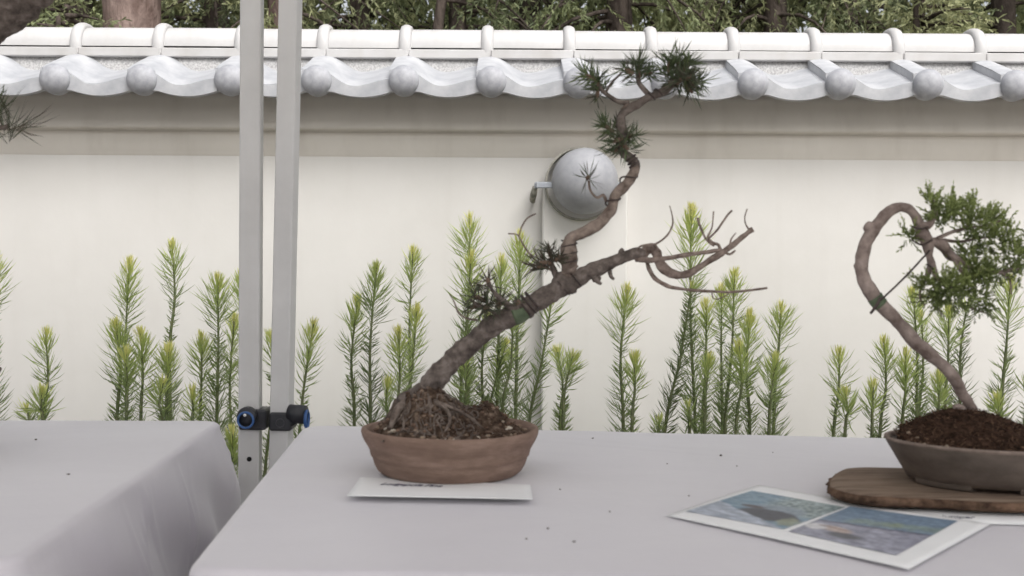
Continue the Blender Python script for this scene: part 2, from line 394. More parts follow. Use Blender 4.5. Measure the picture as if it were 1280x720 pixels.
# ------------------------------------------------------------------ wall lamp
lc = ony(731, 226.5, 3.03); lr = 41.5*3.03/FPX
lamp = thing('wall_lamp', 'round grey globe lamp strapped to the top of the wall pilaster', 'lamp', (lc.x, 3.10, lc.z))
b = MB(); b.ball(lc, lr, 48, 32, 1, .86, 1.0); b.build('globe', M['lamp'], lamp)
b = MB(); pts = []
for k in range(41):
    a = 2*math.pi*k/40; pts.append((lc.x-.004+(lr+.021)*math.cos(a)*.98, 3.075, lc.z+(lr+.005)*math.sin(a)-.003))
vs = []; fs = []
for k in range(40):
    a = 2*math.pi*k/40
    for (dr, dy) in ((0,-.02),(.006,-.02),(.006,.045),(0,.045)):
        r_ = lr+.006+dr; vs.append((lc.x-.006+r_*math.cos(a)*1.0, 3.085+dy, lc.z+r_*math.sin(a)-.004))
for k in range(40):
    k2 = (k+1) % 40
    for q in range(4): q2 = (q+1) % 4; fs.append((k*4+q, k*4+q2, k2*4+q2, k2*4+q))
b.add(vs, fs); b.build('backplate_ring', M['lampold'], lamp)
b = MB()
for s_ in (-1, 1):
    za = lc.z-.012; xs_ = lc.x+s_*(lr-.006); xe = lc.x+s_*(lr+.045 if s_ < 0 else lr+.024)
    b = MB()
    b.box((min(xs_, xe), 3.025, za-.009), (max(xs_, xe), 3.034, za+.009), .002)
    b.box((xe-.004, 3.0345, za-.009), (xe+.004, 3.14, za+.009), .001)
    b.build('strap', M['lampmetal'], lamp, smooth=False)
b = MB(); xe = lc.x-lr-.047
b.tube([(xe, 3.06, lc.z-.015), (xe-.004, 3.07, lc.z-.035), (xe-.007, 3.09, lc.z-.05), (xe-.004, 3.13, lc.z-.052)], [.008,.010,.009,.007], 8)
b.build('bracket', M['lampold'], lamp)
# ------------------------------------------------------------------ tables with cloths
def cloth(corners, flare, fold, seed, amax=1.54, stp=.012):
    """corners anticlockwise from above; rounded drape over the table edge"""
    c = sum(corners, Vector())/4; pts = []; nrm = []; sarc = 0; n = 4; rc = .035
    def arcs():
        for i in range(n):
            p = corners[i]; a = (corners[i-1]-p).normalized(); e = (corners[(i+1) % n]-p).normalized()
            half = a.angle(e)/2; dist = rc/math.tan(half); cen = p+(a+e).normalized()*(rc/math.sin(half))
            s0 = p+a*dist-cen; s1 = p+e*dist-cen
            for k in range(13):
                q = s0.lerp(s1, k/12); ang = k/12
                th = math.atan2(s0.y, s0.x); th1 = math.atan2(s1.y, s1.x); dd = (th1-th+math.pi) % (2*math.pi)-math.pi
                t_ = th+dd*ang; v = Vector((math.cos(t_), math.sin(t_), 0)); yield cen+v*rc, v, 1
            q = p+e*dist; p2 = corners[(i+1) % n]; e2 = (corners[(i+2) % n]-p2).normalized(); h2 = (-e).angle(e2)/2; q2 = p2-e*(rc/math.tan(h2))
            L_ = (q2-q).length; m = int(L_/stp); nv = Vector((e.y, -e.x, 0))
            for k in range(1, m): yield q.lerp(q2, k/m), nv, 0
    A = list(arcs()); np_ = len(A); b = MB(); vs = []; fs = []
    def zt(x, y):
        return .0012*noise.noise(Vector((x*5, y*5, seed)))+.0005*noise.noise(Vector((x*16, y*16, seed)))
    rings = [.03,.1,.2,.3,.4,.5,.6,.7,.8,.86,.91,.95,.98,.993]
    prof = []
    er = .011
    rows = 0
    for k in rings:
        for (p, v, cf) in A:
            q = c+(p-v*er-c)*k; vs.append((q.x, q.y, TZ+zt(q.x, q.y)))
        rows += 1
    for k in range(7):
        a = k/6*amax
        for (p, v, cf) in A:
            q = p-v*er*(1-math.sin(a)); vs.append((q.x, q.y, TZ+zt(q.x, q.y)*(1-k/6)-er*(1-math.cos(a))))
        rows += 1
    RC = random.Random(int(seed*10)); CR = [(RC.uniform(0,6), RC.uniform(-1.6,1.6), RC.uniform(.004,.010), RC.uniform(-.004,.004), RC.uniform(.02,.35)) for _ in range(110)]
    eo = er*(math.sin(amax)-1); ez = er*(1-math.cos(amax))
    hs_ = [.006,.014,.025,.04,.055,.07,.085,.1,.115,.13,.15,.17,.19,.215,.24,.27,.3,.37,.45,.53,.61,.68,.72]
    for h in hs_:
        s_ = 0; prev = None
        for (p, v, cf) in A:
            if prev is not None: s_ += (p-prev).length
            prev = p
            g_ = (1-math.exp(-h/.11))
            cd = min((p-k_).length for k_ in corners); cfac = math.exp(-(cd/.16)**2)
            amp = fold*(1-math.exp(-h/.2))*(.5+1.2*cfac)
            w_ = math.sin(s_*21+2.2*noise.noise(Vector((s_*3, h*2.0, seed)))+seed)+.6*math.sin(s_*47+h*6+seed*2)
            dia = math.sin((s_*26-h*34)+seed)*.8*fold*math.exp(-((h-.13)/.11)**2)
            off = flare*g_+cfac*flare*.8*g_+amp*w_+dia+.003*noise.noise(Vector((s_*14, h*20, seed+4)))*g_
            for (s0, sk, sw, sa, sh) in CR:
                e_ = (s_-s0-sk*(h-sh))/sw
                if -3 < e_ < 3: off += sa*math.exp(-e_*e_)*math.exp(-((h-sh)/.09)**2)*min(1, h/.03)
            off = max(off, .002*g_)+eo*(1-g_)
            q = p+v*off; vs.append((q.x, q.y, TZ-ez-h))
        rows += 1
    for r_ in range(rows-1):
        for k in range(np_):
            k2 = (k+1) % np_; fs.append((r_*np_+k, (r_+1)*np_+k, (r_+1)*np_+k2, r_*np_+k2))
    fs.append(tuple(range(np_)))
    b.add(vs, fs); return b
def table(corners, label):
    c = sum(corners, Vector())/4
    t = thing('folding_table', label, 'table', (c.x, c.y, 0), 'folding tables under the cloths')
    ins = [c+(p-c)*.97 for p in corners]
    b = MB(); vs = [(p.x, p.y, TZ-.034) for p in ins]+[(p.x, p.y, TZ-.006) for p in ins]
    b.add(vs, [(3,2,1,0),(4,5,6,7),(0,1,5,4),(1,2,6,5),(2,3,7,6),(3,0,4,7)]); b.build('tabletop', M['white'], t, smooth=False)
    for p in ins:
        q = c+(p-c)*.85; b = MB(); b.tube([(q.x, q.y, .012), (q.x, q.y, TZ-.035)], [.013,.013], 10, resample=False); b.build('leg', M['pole'], t)
    return t
def v3(p): return Vector((p.x, p.y, 0))
rFL = v3(onz(379, 530, TZ)); rNL = v3(onz(226, 713.5, TZ))
rFd = (v3(onz(1100, 543.5, TZ))-v3(onz(400, 528, TZ))).normalized(); rFR = rFL+rFd*1.83
rNd = (rFd+Vector((0.0, .01, 0))).normalized(); rNR = rNL+Vector((math.cos(rad(-1.5)), math.sin(rad(-1.5)), 0))*1.80
lFR = v3(onz(281, 525, TZ)); lNR = v3(onz(14, 706, TZ))
lFL = lFR+Vector((-1.8, .0, 0)); lNL = lNR+Vector((-1.72, 0, 0))
lFL.y = v3(onz(10, 525.5, TZ)).y+ (v3(onz(10, 525.5, TZ)).y-lFR.y)*1.6
RT = [rNL, rNR, rFR, rFL]; LT = [lNL, lNR, lFR, lFL]
b = cloth(RT, .010, .006, 3.1, 1.50, .008); o = b.build('tablecloth', M['cloth'])
tag(o, 'wide lavender grey tablecloth under both potted bonsai, right of the tent poles', 'tablecloth', 'grey tablecloths')
b = cloth(LT, .028, .008, 8.7, 1.08, .005); o = b.build('tablecloth', M['cloth'])
tag(o, 'lavender grey tablecloth left of the tent poles, its creased side hanging down', 'tablecloth', 'grey tablecloths')
table(RT, 'folding table hidden under the wide cloth that carries the terracotta bonsai')
table(LT, 'folding table hidden under the cloth left of the tent poles')
# ------------------------------------------------------------------ canopy tents
YP = 1.72
def tent(label, ptop, pbot, wpx, side, mirror):
    # straight line through two picture points at depth YP
    a = ony(*ptop, YP); e = ony(*pbot, YP); d = (e-a); k = (0.012-a.z)/d.z; foot = a+d*k; top = a+d*((2.05-a.z)/d.z)
    t = thing('canopy_tent', label, 'tent', tuple(foot), 'canopy tents over the tables')
    hw = wpx/2*YP/FPX
    def leg(f, tp, nm='leg'):
        b = MB(); vs = []
        for q, p in enumerate((f, tp)):
            for (x, y) in ((-hw+.002,-hw*.85),(hw-.002,-hw*.85),(hw,-hw*.85+.002),(hw,hw*.85),(-hw,hw*.85),(-hw,-hw*.85+.002)):
                x2 = x*math.cos(side)-y*math.sin(side); y2 = x*math.sin(side)+y*math.cos(side)
                vs.append((p.x+x2, p.y+y2, p.z))
        fs = [(k_, (k_+1) % 6, 6+(k_+1) % 6, 6+k_) for k_ in range(6)]+[(5,4,3,2,1,0),(6,7,8,9,10,11)]
        b.add(vs, fs); return b.build(nm, M['pole'], t, smooth=False)
    lg = leg(foot, top)
    sgn = -1 if mirror else 1
    for (dx, dy) in ((2.7*sgn, 0), (0, -2.9), (2.7*sgn, -2.9)):
        off = Vector((dx, dy, 0)); leg(foot+off, Vector((foot.x, foot.y, 2.05))+off)
    # canvas roof: pyramid with a short valance
    b = MB(); cx, cy = foot.x+1.35*sgn, foot.y-1.45; hx, hy = 1.37, 1.47; z0 = 2.06
    vs = [(cx-hx,cy-hy,z0-.2),(cx+hx,cy-hy,z0-.2),(cx+hx,cy+hy,z0-.2),(cx-hx,cy+hy,z0-.2),(cx-hx,cy-hy,z0),(cx+hx,cy-hy,z0),(cx+hx,cy+hy,z0),(cx-hx,cy+hy,z0),(cx,cy,2.75)]
    b.add(vs, [(0,1,5,4),(1,2,6,5),(2,3,7,6),(3,0,4,7),(4,5,8),(5,6,8),(6,7,8),(7,4,8)]); b.build('canvas_roof', M['canvas'], t, smooth=False)
    return t, lg, hw, a, d
def onpole(a, d, v, u): # point of the leg axis at picture row v
    z = ony(u, v, YP).z; k = (z-a.z)/d.z; return a+d*k
# left tent
t1, l1, hw, a, d = tent('canopy tent whose upright leg has a blue ringed knob facing forward', (315, 0), (312.5, 600), 25.5, rad(3), True)
yf = YP-hw*.85
pc = onpole(a, d, 525, 312)
def bx(mb, u0, v0, u1, v1, y0, y1, bev=.002):
    p = ony(u0, v0, y0); q = ony(u1, v1, y0); mb.box((p.x, y0, q.z), (q.x, y1, p.z), bev)
b = MB(); bx(b, 298, 512, 332, 538, yf-.007, yf+.042, .003)
sl1 = b.build('slider_bracket', M['black'], t1, smooth=False)
b = MB(); c = ony(308, 524, yf-.02); k_ = ony(309.5, 520, yf-.01)
vs = []; fs = []
def disc(mb, c, r, y0, y1, seg=28, axis='y'):
    vs = []; fs = []
    for yy, rr in ((y0, r*.93), (y0+.002, r), (y1, r)):
        for k in range(seg):
            an = 2*math.pi*k/seg
            if axis == 'y': vs.append((c.x+rr*math.cos(an), yy, c.z+rr*math.sin(an)))
            else: vs.append((yy, c.y+rr*math.cos(an), c.z+rr*math.sin(an)))
    for q in range(2):
        for k in range(seg): k2 = (k+1) % seg; fs.append((q*seg+k, q*seg+k2, (q+1)*seg+k2, (q+1)*seg+k))
    fs.append(tuple(range(seg))[::-1]); fs.append(tuple(2*seg+k for k in range(seg)))
    mb.add(vs, fs)
disc(b, k_, .0155, yf-.022, yf-.006); kn = b.build('knob', M['black'], t1)
def ring(mb, c, r, tr, axis='y', seg=32):
    vs = []; fs = []; s2 = 8
    for k in range(seg):
        an = 2*math.pi*k/seg
        for q in range(s2):
            g_ = 2*math.pi*q/s2; rr = r+tr*math.cos(g_)
            if axis == 'y': vs.append((c.x+rr*math.cos(an), c.y+tr*1.4*math.sin(g_), c.z+rr*math.sin(an)))
            else: vs.append((c.x+tr*1.2*math.sin(g_), c.y+rr*math.cos(an), c.z+rr*math.sin(an)))
    for k in range(seg):
        k2 = (k+1) % seg
        for q in range(s2): q2 = (q+1) % s2; fs.append((k*s2+q, k2*s2+q, k2*s2+q2, k*s2+q2))
    mb.add(vs, fs)
b = MB(); ring(b, Vector((c.x, yf-.025, c.z-.001)), .0125, .0020); b.build('blue_ring', M['blue'], t1)
b = MB(); q = ony(306, 519, yf-.03); b.ball(q, .0026, 10, 8); b.build('pin', M['white'], t1)
b = MB(); q = ony(311.5, 574, yf); disc(b, Vector((q.x, 0, q.z)), .0042, yf-.0008, yf+.001, 20); b.build('adjusting_hole', M['hole'], t1)
# right tent
t2, l2, hw, a, d = tent('canopy tent whose leaning leg has a sideways black clamp with blue ring', (363, 0), (350.5, 590), 24, rad(-8), False)
yf = YP-hw*.85
b = MB(); bx(b, 336, 516, 364, 539, yf-.008, yf+.042, .003); b.build('slider_bracket', M['black'], t2, smooth=False)
b = MB(); p = ony(360, 520, yf-.012); q = ony(377, 519, yf-.012)
b.tube([(p.x, yf+.006, q.z), (q.x+.003, yf-.001, q.z-.0005)], [.0155,.0155], 24, resample=False)
b.add([(p.x-.004, yf-.006, q.z-.024), (q.x-.004, yf-.006, q.z-.012), (q.x-.004, yf+.02, q.z-.012), (p.x-.004, yf+.02, q.z-.024), (p.x-.004, yf-.006, q.z+.002), (q.x-.004, yf-.006, q.z+.002), (q.x-.004, yf+.02, q.z+.002), (p.x-.004, yf+.02, q.z+.002)],
      [(0,3,2,1),(4,5,6,7),(0,1,5,4),(1,2,6,5),(2,3,7,6),(3,0,4,7)])
b.build('knob', M['black'], t2)
b = MB(); q = ony(382, 525, yf-.012); ring(b, Vector((q.x, yf-.002, q.z)), .0135, .0024, axis='x'); o = b.build('blue_ring', M['blue'], t2)
b = MB(); q = ony(350, 528, yf-.009); ring(b, Vector((q.x, yf-.0085, q.z-.001)), .0068, .0006); b.build('moulded_emblem', mat('black_plastic_edge', (.07,.07,.08), .35), t2)
# ------------------------------------------------------------------ conifer saplings behind the tables
SG = 'green candle-like conifer shoots along the wall'
def sapling(tu, tv, bu, bv, y, crown, width, dens, label, bend=0.0, dark=0.0, bare=0.0):
    px = y/FPX; tip = ony(tu, tv, y); bs = ony(bu, bv, y); d = bs-tip
    if abs(d.z) < .02: d.z = -.02
    k = (-tip.z)/d.z if bv-tv > 60 else None
    # follow the line to the table height, then bend straight down to the soil
    low = Vector((bs.x+(d.x/abs(d.z))*.15*.5, y+R.uniform(-.03,.03), max(bs.z-.35, .2))); foot = Vector((low.x+R.uniform(-.02,.02), low.y, .0))
    mid = tip.lerp(bs, .5)+Vector((bend*px*10, R.uniform(-.01,.01), 0))
    path = [tip, mid, bs, low, foot]
    t = thing('conifer_sapling', label, 'sapling', tuple(foot), SG)
    b = MB(); b.tube([p for p in path[::-1]], [.0055,.005,.0042,.003,.0016], 7, .15, .02); b.build('stem', M['stem'], t)
    # resample path by arc length
    pts = []
    for i in range(4):
        p0 = path[max(i-1,0)]; p1 = path[i]; p2 = path[i+1]; p3 = path[min(i+2,4)]
        n_ = max(3, int((p2-p1).length/px/1.0))
        for q in range(n_):
            a_ = q/n_; pts.append(.5*((2*p1)+(p2-p0)*a_+(2*p0-5*p1+4*p2-p3)*a_*a_+(3*p1-p0-3*p2+p3)*a_**3))
    fol = MB(); new = MB(); s_ = 0; wph = R.uniform(0,6); wfr = R.uniform(.10,.17); width *= R.uniform(.9,1.12)
    NB = .32*crown
    for i in range(len(pts)-1):
        sg = pts[i+1]-pts[i]; l_ = sg.length/px; s_ += l_
        if s_*px > 1.15: break
        ax = -sg.normalized()
        if s_ < NB:
            f_ = s_/NB; nn = 2.2*dens; ln = (11+17*f_); an = 15+24*f_; tt = 1.0-.36*f_
        elif s_ < crown:
            f_ = (s_-NB)/(crown-NB); nn = 2.05*dens*(1-.35*f_); ln = width*(1.35+.25*math.sin(math.pi*f_)-.15*f_); an = 38+22*f_; tt = .64-.34*f_
        elif s_ < crown+26+bare:
            f_ = (s_-crown)/(26+bare); nn = 1.25*dens; ln = width*(.62-.1*math.sin(math.pi*f_)); an = 56+8*R.random(); tt = .28
        else:
            f_ = min(1, (s_-crown-26-bare)/70); nn = 1.4*dens; ln = width*(.65+.6*f_); an = 52; tt = .30-.10*f_
        tt -= dark
        if s_ > NB: nn *= 1+.35*math.sin(s_*wfr+wph)
        c_ = nn*l_; c_ = int(c_)+(1 if R.random() < c_-int(c_) else 0)
        a1 = ax.orthogonal().normalized(); a2 = ax.cross(a1)
        for _ in range(c_):
            th = R.uniform(0, 2*math.pi); o_ = a1*math.cos(th)+a2*math.sin(th)
            aa = rad(an+R.gauss(0, 10)); dd = ax*math.cos(aa)+o_*math.sin(aa)
            L_ = ln*px*R.uniform(.72, 1.15); wd = .0027 if s_ > NB else .0029
            tgt = new if s_ < NB*.75 else fol
            tgt.blade(pts[i]+o_*.002, dd, L_, wd*R.uniform(.8,1.15), max(0.01, min(1, tt+R.gauss(0,.07))), curl=R.uniform(.05,.45), up=ax)
    for _ in range(10):
        ax = (pts[0]-pts[3]).normalized(); o_ = Vector((R.gauss(0,1), R.gauss(0,1), 0)).normalized()
        new.blade(pts[0]-ax*.004, ax+o_*.22, R.uniform(8,15)*px, .003, R.uniform(.85,1), 0, ax)
    fol.build('needles', M['needle'], t, smooth=False); new.build('new_growth', M['needle'], t, smooth=False)
SAP = [
 (-6,322,-8,520,2.5,75,24,1,'tall sapling cut by the left edge of the picture, above the creaseless cloth'),
 (57,416,55,530,2.6,70,22,.9,'solitary slim sapling at far left with a shorter one crouching at its foot'),
 (53,489,54,535,2.5,45,24,1.2,'short bushy sapling at the foot of the solitary far left one'),
 (34,512,40,540,2.62,30,16,1.0,'tiny yellowish shoot left of the short bushy far left sapling'),
 (162,328,158,525,2.65,85,24,1,'slim sapling rising highest in the clump of four left of the tall thin one'),
 (145,405,146,525,2.45,80,25,1.15,'stout sapling with a broad yellow tip, left side of the clump of four'),
 (157,440,158,530,2.4,60,20,1.1,'lowest pale tipped sapling in the middle of the clump of four'),
 (176,416,176,525,2.5,80,22,1.1,'sapling with long spreading needles, right side of the clump of four'),
 (215,306,212,440,2.7,72,22,1,'tallest thin sapling left of the tent poles, bare below its narrow head'),
 (211,436,208,530,2.5,65,21,1.25,'dense sapling standing in front of the tallest thin left one'),
 (204,479,205,535,2.42,48,20,1.2,'short yellow tipped sapling lowest in front of the tallest thin left one'),
 (272,348,271,530,2.55,70,26,1.35,'thick bushy headed sapling just left of the upright tent leg'),
 (252,422,250,530,2.6,65,19,1.1,'slender pale sapling left of the thick bushy headed one'),
 (240,490,240,540,2.45,50,16,1.1,'small yellow green shoot low left of the thick bushy headed sapling'),
 (293,398,290,560,2.65,90,15,1.15,'narrow sapling squeezed between the bushy headed one and the upright tent leg'),
 (302,340,303,545,2.75,80,22,.9,'sapling mostly hidden behind the upright tent leg'),
 (290,540,291,640,2.35,60,15,1.5,'low leafy shoot glimpsed beside the corner of the creased tablecloth'),
 (340,420,331,600,2.5,50,16,.9,'thin sapling seen in the gap between the two tent legs'),
 (392,405,372,590,2.4,85,24,.9,'sapling standing alone just right of the leaning tent leg'),
 (447,376,443,525,2.5,75,22,1,'slim pale tipped sapling, first of the pair left of the terracotta pot'),
 (471,334,463,525,2.45,80,24,1.05,'tall dark stemmed sapling, second of the pair left of the terracotta pot'),
 (516,315,513,500,2.65,70,22,1,'tall thin sapling above the shoulder of the terracotta pot'),
 (521,386,511,505,2.5,85,23,1,'medium sapling standing before the tall thin one by the bonsai trunk foot'),
 (498,414,497,525,2.4,85,24,1,'broad sapling directly left of the bonsai trunk foot'),
 (484,480,486,535,2.35,45,15,1.2,'short bright shoot just above the left rim of the terracotta pot'),
 (587,273,577,470,2.7,80,24,1,'tallest sapling behind the leaning bonsai trunk'),
 (589,320,585,470,2.5,90,24,1.1,'yellow tipped sapling right in front of the tallest behind the bonsai trunk'),
 (627,326,622,480,2.6,75,23,1.1,'sapling behind the brown bud tuft of the leaning bonsai'),
 (650,294,646,440,2.65,95,23,1,'tall sapling behind the forked bare twig of the leaning bonsai'),
 (609,395,604,525,2.55,60,22,1.1,'dark sapling emerging under the leaning trunk, left of three'),
 (578,440,580,530,2.45,60,20,1.2,'bright sapling in the crook below the leaning bonsai trunk'),
 (641,396,627,520,2.5,30,24,.9,'upright sapling under the leaning trunk, right of three'),
 (632,430,610,530,2.6,60,20,1.0,'sapling with pale needles under the leaning trunk, middle of three'),
 (690,375,661,535,2.5,35,24,1.0,'slanting sapling crossing the left edge of the pilaster'),
 (697,440,700,532,2.6,45,19,1.0,'left stem of the short pale pair before the pilaster'),
 (716,445,704,532,2.5,48,19,1.0,'right stem of the short pale pair before the pilaster'),
 (784,362,779,532,2.5,75,25,1,'tall sapling standing clear just right of the pilaster'),
 (793,446,790,532,2.42,60,20,1.05,'short sapling touching the tall one right of the pilaster'),
 (864,260,869,535,2.6,110,26,1.1,'tallest sapling on the right, crossed by the bare bonsai branches'),
 (864,360,831,540,2.45,14,22,1.25,'dark sapling slanting down to the left under the bare bonsai branches'),
 (883,380,878,536,2.55,60,17,1,'thin pale tipped sapling right of the crossed tallest one'),
 (887,448,881,536,2.4,55,20,1.2,'short yellow tipped sapling right of the crossed tallest one'),
 (918,342,906,536,2.6,75,24,1.15,'tall bright sapling at the end of the long bare bonsai twig'),
 (902,362,903,536,2.7,60,18,1.0,'sapling close behind the tall bright one at the twig end'),
 (938,394,937,536,2.5,85,25,1.25,'broad yellow topped sapling in the crowded right clump'),
 (924,432,920,536,2.42,75,22,1.2,'lower dense sapling in front of the broad yellow topped one'),
 (861,508,862,545,2.38,35,14,1.0,'small shoot low between the slanting dark sapling and its neighbour'),
 (824,528,822,560,2.4,30,13,1.3,'tiny yellow tuft peeping over the cloth beside the slanting dark sapling'),
 (976,384,969,480,2.6,65,23,1,'slim sapling on the right end of the crowded right clump'),
 (969,447,961,537,2.45,70,24,1.05,'lower sapling in front of the slim one ending the right clump'),
 (1049,441,1042,540,2.5,60,21,.95,'solitary sapling midway between the crowded clump and the juniper pot'),
 (1057,491,1056,542,2.4,45,18,1.05,'short sapling leaning on the solitary one left of the juniper pot'),
 (1105,427,1100,540,2.55,65,20,1,'sapling left of the juniper pot with a smaller one at its foot'),
 (1092,482,1090,542,2.42,50,18,1.05,'small sapling at the foot of the one beside the juniper pot'),
 (1132,441,1127,540,2.5,80,22,1.15,'straight dense sapling just above the left rim of the juniper pot'),
 (1141,365,1146,520,2.6,60,20,1.1,'tall sapling framed inside the juniper trunk loop'),
 (1152,395,1147,530,2.7,45,18,1.0,'bushy sapling behind the one framed by the juniper trunk loop'),
 (1186,386,1181,520,2.5,65,22,1.05,'bright sapling below the juniper foliage, left of the bare stem'),
 (1208,385,1200,500,2.6,14,22,1.15,'dark stemmed sapling hanging below the middle of the juniper foliage'),
 (1172,470,1171,530,2.4,60,20,1.3,'short broad sapling behind the foot of the juniper trunk'),
 (1263,350,1251,510,2.55,70,24,1,'tall sapling near the right edge beyond the juniper foliage'),
 (1246,500,1247,545,2.42,30,17,1.4,'short yellow shoot beneath the tall sapling near the right edge'),
 (1283,480,1280,560,2.5,20,22,1.0,'dark needled sapling cut by the right edge of the picture'),
]
for s_ in SAP:
    *a_, lab = s_; sapling(*a_, lab, bend=R.uniform(-.6,.6), dark=(.13 if 'dark' in lab else 0)+R.uniform(-.03,.04), bare=(40 if 'thin' in lab else 0))
# ------------------------------------------------------------------ bonsai helpers
def pxpath(path, y0):
    pts = []; rs = []
    for q in path:
        y = y0+(q[3] if len(q) > 3 else 0); pts.append(ony(q[0], q[1], y)); rs.append(q[2]*y/FPX)
    return pts, rs
def px_tube(path, y0, mb, seg=10, rough=.12, step=.003, k=1.0): p, r = pxpath(path, y0); r = [q*k for q in r]; mb.tube(p, r, seg, rough, step)
def pine_tuft(cx, cy, y, r, n, axis, spread, parent, green=.6, bud=True, w=.00125, lab=None):
    px = y/FPX; c = ony(cx, cy, y); mb = MB(); ax = Vector(axis).normalized(); a1 = ax.orthogonal().normalized(); a2 = ax.cross(a1)
    for i in range(n):
        th = R.uniform(0, 2*math.pi); an = rad(spread)*math.sqrt(R.uniform(.02, 1))
        d = ax*math.cos(an)+(a1*math.cos(th)+a2*math.sin(th))*math.sin(an)
        s0 = c-ax*R.uniform(-.3,.5)*r*px+Vector((R.gauss(0,1),R.gauss(0,1),R.gauss(0,1)))*.0012
        L_ = r*px*R.uniform(.65,1.12)
        for k in range(2): # needles come in pairs
            d2 = (d+Vector((R.gauss(0,.07),R.gauss(0,.07),R.gauss(0,.07)))).normalized()
            mb.blade(s0, d2, L_*R.uniform(.9,1), w*R.uniform(.8,1.15), max(.01, min(1, green+R.gauss(0,.18))), curl=R.uniform(-.1,.3))
    o = mb.build('needle_tuft', M['pneedle'], parent, smooth=False)
    if bud:
        b = MB(); p0 = c-ax*.35*r*px; b.tube([p0, c, c+ax*.22*r*px], [.0022,.0028,.0010], 7, .15, .002)
        bo = b.build('bud', M['bud'], None); bo.parent = o; bo.matrix_parent_inverse = Matrix.Translation(-parent.location) if False else Matrix.Identity(4)
        # o sits at parent's frame: its own world offset is zero, so identity keeps world coordinates
    return o
def soil_mound(cx, cy, rx, ry, zr, bumps, m, parent, nz, seed, name='soil'):
    mb = MB(); vs = []; fs = []; nr, ns = 34, 96
    def h(x, y):
        z = zr
        for (bx_, by_, sx_, sy_, hh) in bumps: z += hh*math.exp(-((x-bx_)/sx_)**2-((y-by_)/sy_)**2)
        p = Vector((x, y, seed))
        return z+nz*(noise.noise(p*60)*1.0+noise.noise(p*130)*.8+noise.noise(p*300)*.45)
    for i in range(nr+1):
        f_ = i/nr
        for k in range(ns):
            a_ = 2*math.pi*k/ns; x = cx+rx*f_*math.cos(a_); y = cy+ry*f_*math.sin(a_)
            z = h(x, y)
            if f_ > .93: z = min(z, zr+.002)-(f_-.93)*.06
            vs.append((x, y, z))
    for i in range(nr):
        for k in range(ns): k2 = (k+1) % ns; fs.append((i*ns+k, (i+1)*ns+k, (i+1)*ns+k2, i*ns+k2))
    mb.add(vs, fs); mb.build(name, m, parent); return h
# ------------------------------------------------------------------ bonsai 1: leaning pine in a terracotta pot
Y1 = 1.19; pc1 = onz(562.5, 580, TZ); cx1 = ony(562.5, 560, Y1).x; cy1 = Y1
bz = TZ+.0008
bon = thing('potted_bonsai', 'leaning pine bonsai with bare branches in a shallow round terracotta pot', 'bonsai', (cx1, cy1, TZ))
b = MB()
b.lathe([(.0,.004),(.066,.004),(.0735,.0),(.0785,.0008),(.0820,.004),(.0855,.010),(.0872,.0155),(.0882,.0195),(.0898,.0208),(.0905,.0235),(.0912,.0275),(.0938,.0325),(.0968,.0375),(.0992,.0425),(.1006,.0475),(.1000,.0510),(.0972,.0522),(.0935,.0505),(.0905,.045),(.088,.035),(.0,.033)], cx1, cy1, bz, 110, 1, .98, .007)
b.build('pot', M['terracotta'], bon)
H1 = soil_mound(cx1, cy1, .0905, .088, bz+.043, [(cx1-.042,cy1-.005,.034,.045,.034),(cx1-.004,cy1-.006,.036,.045,.035),(cx1+.048,cy1+.0,.024,.035,.030),(cx1-.030,cy1-.03,.03,.02,.012)], M['soil'], bon, .0048, 4.4)
b = MB()
for i in range(620):
    a_ = R.uniform(0, 2*math.pi); f_ = math.sqrt(R.random())*.96; x = cx1+.089*f_*math.cos(a_); y = cy1+.087*f_*math.sin(a_)
    edge = f_ > .72; r_ = R.uniform(.0011,.0028)*(1.15 if edge else .9)
    tt = R.random()*(1 if edge else .7); tt = max(.01, tt**1.3)
    b.ball((x, y, H1(x, y)+r_*.2), r_, 7, 5, R.uniform(.8,1.4), R.uniform(.8,1.3), R.uniform(.6,.9), tt, .5)
tag(b.build('grit', M['grit'], bon), kind='stuff')
b = MB()
for i in range(900):
    a_ = R.uniform(0, 2*math.pi); f_ = math.sqrt(R.random())*.9; x = cx1+.085*f_*math.cos(a_); y = cy1+.083*f_*math.sin(a_)
    if x < cx1+.01 and R.random() < .6: continue
    d = Vector((R.gauss(0,1), R.gauss(0,1), R.uniform(-.1,.9)))
    b.blade(Vector((x, y, H1(x, y))), d, R.uniform(.004,.012), .0011, R.uniform(.05,.8), curl=R.uniform(-1,.2))
tag(b.build('soil_fibres', M['fibre'], bon, smooth=False), kind='stuff')
# surface roots
for path in ([(512,500,6,-.01),(500,510,6,-.03),(493,523,4,-.042),(488,535,2.4,-.052)],
             [(530,500,5,-.02),(552,506,3.4,-.036),(572,513,2.8,-.045),(590,524,2.2,-.052),(604,536,1.6,-.058)],
             [(508,498,5,.0),(497,503,5,-.01),(490,515,4,-.02),(480,530,3,-.03)],
             [(545,502,3,-.03),(560,514,2.6,-.048),(562,528,2.2,-.057),(556,540,1.6,-.062)]):
    b = MB(); px_tube(path, Y1, b, 9, .42); b.build('root', M['root'], bon)
b = MB()
for i in range(120):
    x = cx1+R.uniform(-.062,.03); y = cy1-R.uniform(.0,.07); a_ = R.uniform(-1.2,1.2)+(math.pi if R.random() < .4 else 0); pts = []
    for k in range(5):
        pts.append(Vector((x, y, H1(x, y)+.0012+.0012*math.sin(k*2+i)))); a_ += R.gauss(0,.9); x += .0045*math.cos(a_); y += .0045*math.sin(a_)-.0008
    r_ = R.uniform(.0006,.0015); b.tube(pts, [r_*.6,r_,r_,r_*.8,r_*.4], 6, .3, .002)
tag(b.build('fine_roots', M['root'], bon), kind='stuff')
b = MB()
